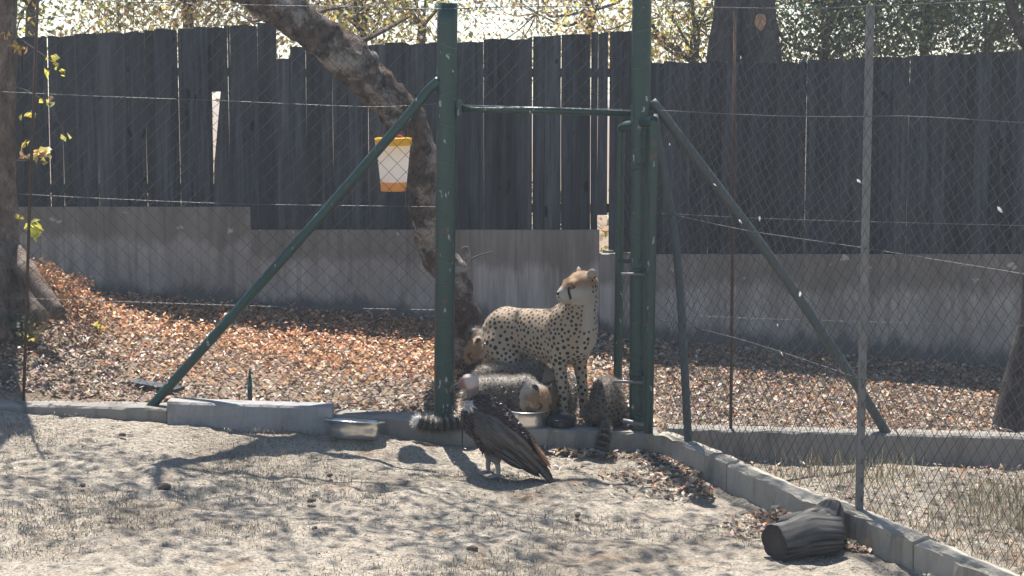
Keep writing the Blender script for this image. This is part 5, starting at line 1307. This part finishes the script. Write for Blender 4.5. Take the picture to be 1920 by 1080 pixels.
# ---------------------------------------------------------------- small things
def build_small():
    # bowls
    def bowl(loc, r, h, mat, label, flare=1.12, rim=0.006, food=True, tilt=(0, 0, 0), sx=1.0):
        root = empty('feeding_bowl', loc, label, 'bowl', rz=0); root.rotation_euler = tilt; root.scale = (sx, 1, 1)
        b = MB(); ro = r; ri = r - 0.004
        b.lathe([(0.001, 0.0), (ro * 0.86, 0.0), (ro * 0.92, 0.006), (ro * 0.96, h * 0.5), (ro * 1.0, h * 0.93), (ro * flare, h), (ro * flare, h + 0.003), (ri * 1.0, h + 0.002), (ri * 0.95, h * 0.5), (ri * 0.88, 0.010), (0.001, 0.008)], 36)
        b.obj('shell', mat, root)
        t = np.linspace(0, 2 * math.pi, 37)[:-1]; b = MB(); b.tube([(ro * flare * math.cos(a), ro * flare * math.sin(a), h + 0.001) for a in np.linspace(0, 2 * math.pi, 37)], rim * 0.55, 6, cap=False); b.obj('rim', mat, root)
        if food:
            V = [(0, 0, h * 0.62)] + [(ri * 0.93 * math.cos(a), ri * 0.93 * math.sin(a), h * 0.52 + 0.006 * math.sin(5 * a)) for a in t]
            npobj('food', V, [np.array([(0, 1 + i, 1 + (i + 1) % 36) for i in range(36)])], MAT['food'], root)
        return root
    q = P(990, 800, 11.585); bowl(Vector((q.x, 11.62, 0.004)), 0.124, 0.112, MAT['steel'], 'straight-sided steel bowl on the gate threshold under the front cub')
    q = P(1052, 798, 11.585); bowl(Vector((q.x, 11.63, 0.004)), 0.090, 0.055, MAT['blackbowl'], 'shallow black bowl on the threshold between the cheetah forelegs', flare=1.05)
    q = on_ground(660, 822); bowl(Vector((P(662, 800, 11.3).x, 11.28, gz(q.x, 11.28) - 0.004)), 0.165, 0.105, MAT['steel'], 'wide dented steel basin in the yard beside the pale block', flare=1.14, food=False, tilt=(-0.13, 0.09, 0.2))
    # forked dark grey log against the diagonal kerb
    c = on_ground(1505, 1040)
    root = empty('fallen_log', c, 'short forked charred-grey log lying against the diagonal kerb', 'log')
    def log_piece(name, pts, rad, seed, n=56, steps=9):
        q = bezier(pts, steps); kk = len(q); rd = np.interp(np.linspace(0, 1, kk), np.linspace(0, 1, len(rad)), rad)
        T = np.gradient(q, axis=0); T /= np.linalg.norm(T, axis=1)[:, None]; th = np.arange(n) / n * 2 * math.pi
        s_ = np.concatenate([[0], np.cumsum(np.linalg.norm(np.diff(q, axis=0), axis=1))]); V = []; C = []
        for i_ in range(kk):
            u = np.cross(T[i_], (0, 0, 1.0)); u /= np.linalg.norm(u); w = np.cross(u, T[i_])
            gr = fbm(np.cos(th) * 9 + seed, np.sin(th) * 9, s_[i_] * 3.2, 4); ck = np.clip(vnoise(np.cos(th) * 15 + seed, np.sin(th) * 15 + 3, s_[i_] * 4) - 0.28, 0, 1)
            big = fbm(np.cos(th) * 1.2 + seed * 2, np.sin(th) * 1.2, s_[i_] * 4, 2)
            r_ = rd[i_] * (1 + 0.014 * gr - 0.03 * ck + 0.15 * big)
            rag = (0.014 * fbm(np.cos(th) * 2 + seed, np.sin(th) * 2, 4.4, 3))[:, None] * T[i_] if i_ == 0 else 0
            V += list(q[i_] + rag + (np.cos(th) * r_)[:, None] * u + (np.sin(th) * r_)[:, None] * w)
            base = lerpc(np.tile((0.05, 0.047, 0.045), (n, 1)), np.array((0.15, 0.142, 0.135)), np.clip(0.5 + 0.8 * gr, 0, 1)); C += list(base * (1 - 0.85 * np.clip(ck * 4, 0, 1))[:, None])
        idx = np.arange(kk * n).reshape(kk, n); A = idx[:-1]; B = idx[1:]; Q = np.stack([A, B, np.roll(B, -1, 1), np.roll(A, -1, 1)], -1).reshape(-1, 4)
        n0 = len(V); Tt = []
        for e, row, sg in ((0, idx[0], 1), (-1, idx[-1], -1)):     # sawn ends with a darker rim
            ring = [q[e] + (np.array(V[r_]) - q[e]) * 0.99 for r_ in row]; V.append(q[e] + T[e] * 0.016 * sg); C.append((0.085, 0.072, 0.06)); ci = len(V) - 1
            b0 = len(V); V += ring; C += [(0.035, 0.032, 0.03)] * n
            for j_ in range(n):
                a_, b_ = b0 + j_, b0 + (j_ + 1) % n; Tt.append((ci, a_, b_) if sg > 0 else (ci, b_, a_)); Tt.append((row[j_], row[(j_ + 1) % n], b_) if sg > 0 else (row[j_], b_, row[(j_ + 1) % n])); Tt.append((row[j_], b_, a_) if sg > 0 else (row[j_], a_, b_))
        return npobj(name, V, [Q, np.array(Tt)], MAT['grain'], root, smooth_shade=True, col=np.array(C))
    log_piece('trunk_piece', [(-0.155, -0.105, 0.085), (-0.07, -0.06, 0.09), (0.03, -0.01, 0.10), (0.175, 0.03, 0.09)], [0.092, 0.098, 0.110, 0.090], 1.0, n=72)
    log_piece('limb', [(0.05, 0.02, 0.11), (0.10, 0.12, 0.105), (0.15, 0.22, 0.115), (0.195, 0.33, 0.155)], [0.100, 0.105, 0.085, 0.062], 5.0, n=72)
    log_piece('side_limb', [(-0.115, 0.10, 0.135), (0.0, 0.13, 0.135), (0.08, 0.15, 0.13)], [0.030, 0.05, 0.06], 9.0, n=30)
    # hanging bucket behind the brace
    Yb = 11.88; sc = FPX / 11.98; ctr = P(740, 310, Yb)
    root = empty('hanging_bucket', P(738, 358, Yb), 'white translucent bucket with yellow rim and amber base hanging by wires', 'bucket')
    h = 98 / sc; r0 = 23 / sc; r1 = 33 / sc; R = lambda f: r0 + (r1 - r0) * f
    def band(name, f0, f1, mat, ex=0.0, lid=False):
        b = MB(); pr = [(R(f0) + ex, h * f0), (R((f0 + f1) / 2) + ex, h * (f0 + f1) / 2), (R(f1) + ex, h * f1)]
        pr = ([(0.001, h * f0)] if lid == 'bottom' else []) + pr + ([(R(f1) * 0.9, h * f1 + 0.004), (0.001, h * f1 + 0.004)] if lid == 'top' else [])
        b.lathe(pr, 32); return b.obj(name, mat, root)
    band('base', 0.0, 0.17, MAT['amber_plastic'], 0.001, 'bottom'); band('shell', 0.172, 0.86, MAT['white_plastic']); band('rim', 0.862, 1.0, MAT['yellow_plastic'], 0.006, 'top')
    b = MB(); b.lathe([(0.001, h + 0.022), (0.055, h + 0.02), (0.062, h + 0.006)], 24); b.obj('lid', MAT['red_plastic'], root)
    for (x0, y0, x1, y1, dy) in ((714, 268, 728, 205, 0.0), (764, 268, 766, 205, 0.0), (760, 350, 761, 386, -0.1)):
        b = MB(); b.tube([P(x0, y0, Yb + dy), P(x1, y1, Yb - 0.1)], 0.0022, 5); sub(b.obj('hanger_wire', MAT['wire']), root)
    b = MB(); b.tube(bezier([P(692, 385, Yb - 0.1), P(692, 312, Yb - 0.1), P(703, 295, Yb - 0.1), P(706, 270, Yb - 0.2)], 4), 0.0025, 5); sub(b.obj('hanger_wire', MAT['wire']), root)
    # pipe stub behind the block
    a = P(469, 765, KERB_Y + 0.32); root_z = a.z - 0.1
    o = empty('pipe_stub', (a.x, a.y, root_z), 'short green pipe stub with a thin tip standing behind the pale block', 'pipe')
    b = MB(); b.tube([(0, 0, 0), (0, 0, 0.295)], 0.0155, 12); b.obj('pipe', MAT['green'], o); b = MB(); b.tube([(0, 0, 0.29), (0.002, 0, 0.355)], [0.010, 0.006], 8); b.obj('tip', MAT['green'], o)
    # board lying behind the foot of the brace
    q = P(292, 752, KERB_Y + 0.5); b = MB(); b.box((-0.20, -0.05, 0), (0.2, 0.05, 0.022)); o = b.obj('loose_board', MAT['board'], None, False); o.location = (q.x, q.y, gz(q.x, q.y) + 0.012); o.rotation_euler = (0.05, 0.05, -0.5)
    tag(o, 'loose grey board lying in the leaves at the foot of the left brace', 'board')
    # clods and dung lumps in the yard
    for px, py, s, where in ((308, 918, 0.030, 'largest dark clod lying alone in the left of the sandy yard'), (584, 941, 0.017, 'small round dark clod in the middle of the sandy yard'), (230, 817, 0.016, 'dark clod in the yard near the left kerb'), (155, 912, 0.014, 'tiny dark clod at the left of the largest clod'), (619, 893, 0.014, 'little clod in the yard below the steel basin'), (1083, 968, 0.018, 'small grey clod in the yard below the vulture tail'), (590, 992, 0.012, 'tiny crumb of earth near the lower middle of the yard'), (885, 1032, 0.02, 'brown clod near the bottom edge left of centre')):
        V, Q, Nn = solid([ell((0, 0, s * 0.5), (s * 1.3, s * 0.9, s * 0.7), 0.01), ell((s * 0.7, s * 0.2, s * 0.4), (s * 0.8, s * 0.7, s * 0.55), 0.01), ell((-s * 0.8, 0, s * 0.35), (s * 0.6, s * 0.6, s * 0.5), 0.01)], s / 5, s * 0.12, 1.2 / s)
        o = npobj('clod', V, [Q], MAT['clod']); o.location = on_ground(px, py); o.rotation_euler = (0, 0, random.uniform(0, 3)); tag(o, where, 'clod', 'clods in the yard')
build_small()

# ---------------------------------------------------------------- haze volume added to stand in for lens glare
def build_haze():
    b = MB(); b.box((-70, -14, -1.6), (70, 170, 8.2)); o = b.obj('haze', [], None, False)
    m = bpy.data.materials.new('sunlit_dust'); m.use_nodes = True; t = m.node_tree; t.nodes.clear()
    out = t.nodes.new('ShaderNodeOutputMaterial'); v = t.nodes.new('ShaderNodeVolumePrincipled')
    v.inputs['Color'].default_value = (0.82, 0.91, 1.0, 1); v.inputs['Density'].default_value = 0.0024; v.inputs['Anisotropy'].default_value = 0.45
    t.links.new(v.outputs[0], out.inputs['Volume']); o.data.materials.append(m)
    tag(o, 'thin sunlit dust haze filling the air of the whole place', 'haze', kind='stuff')
build_haze()
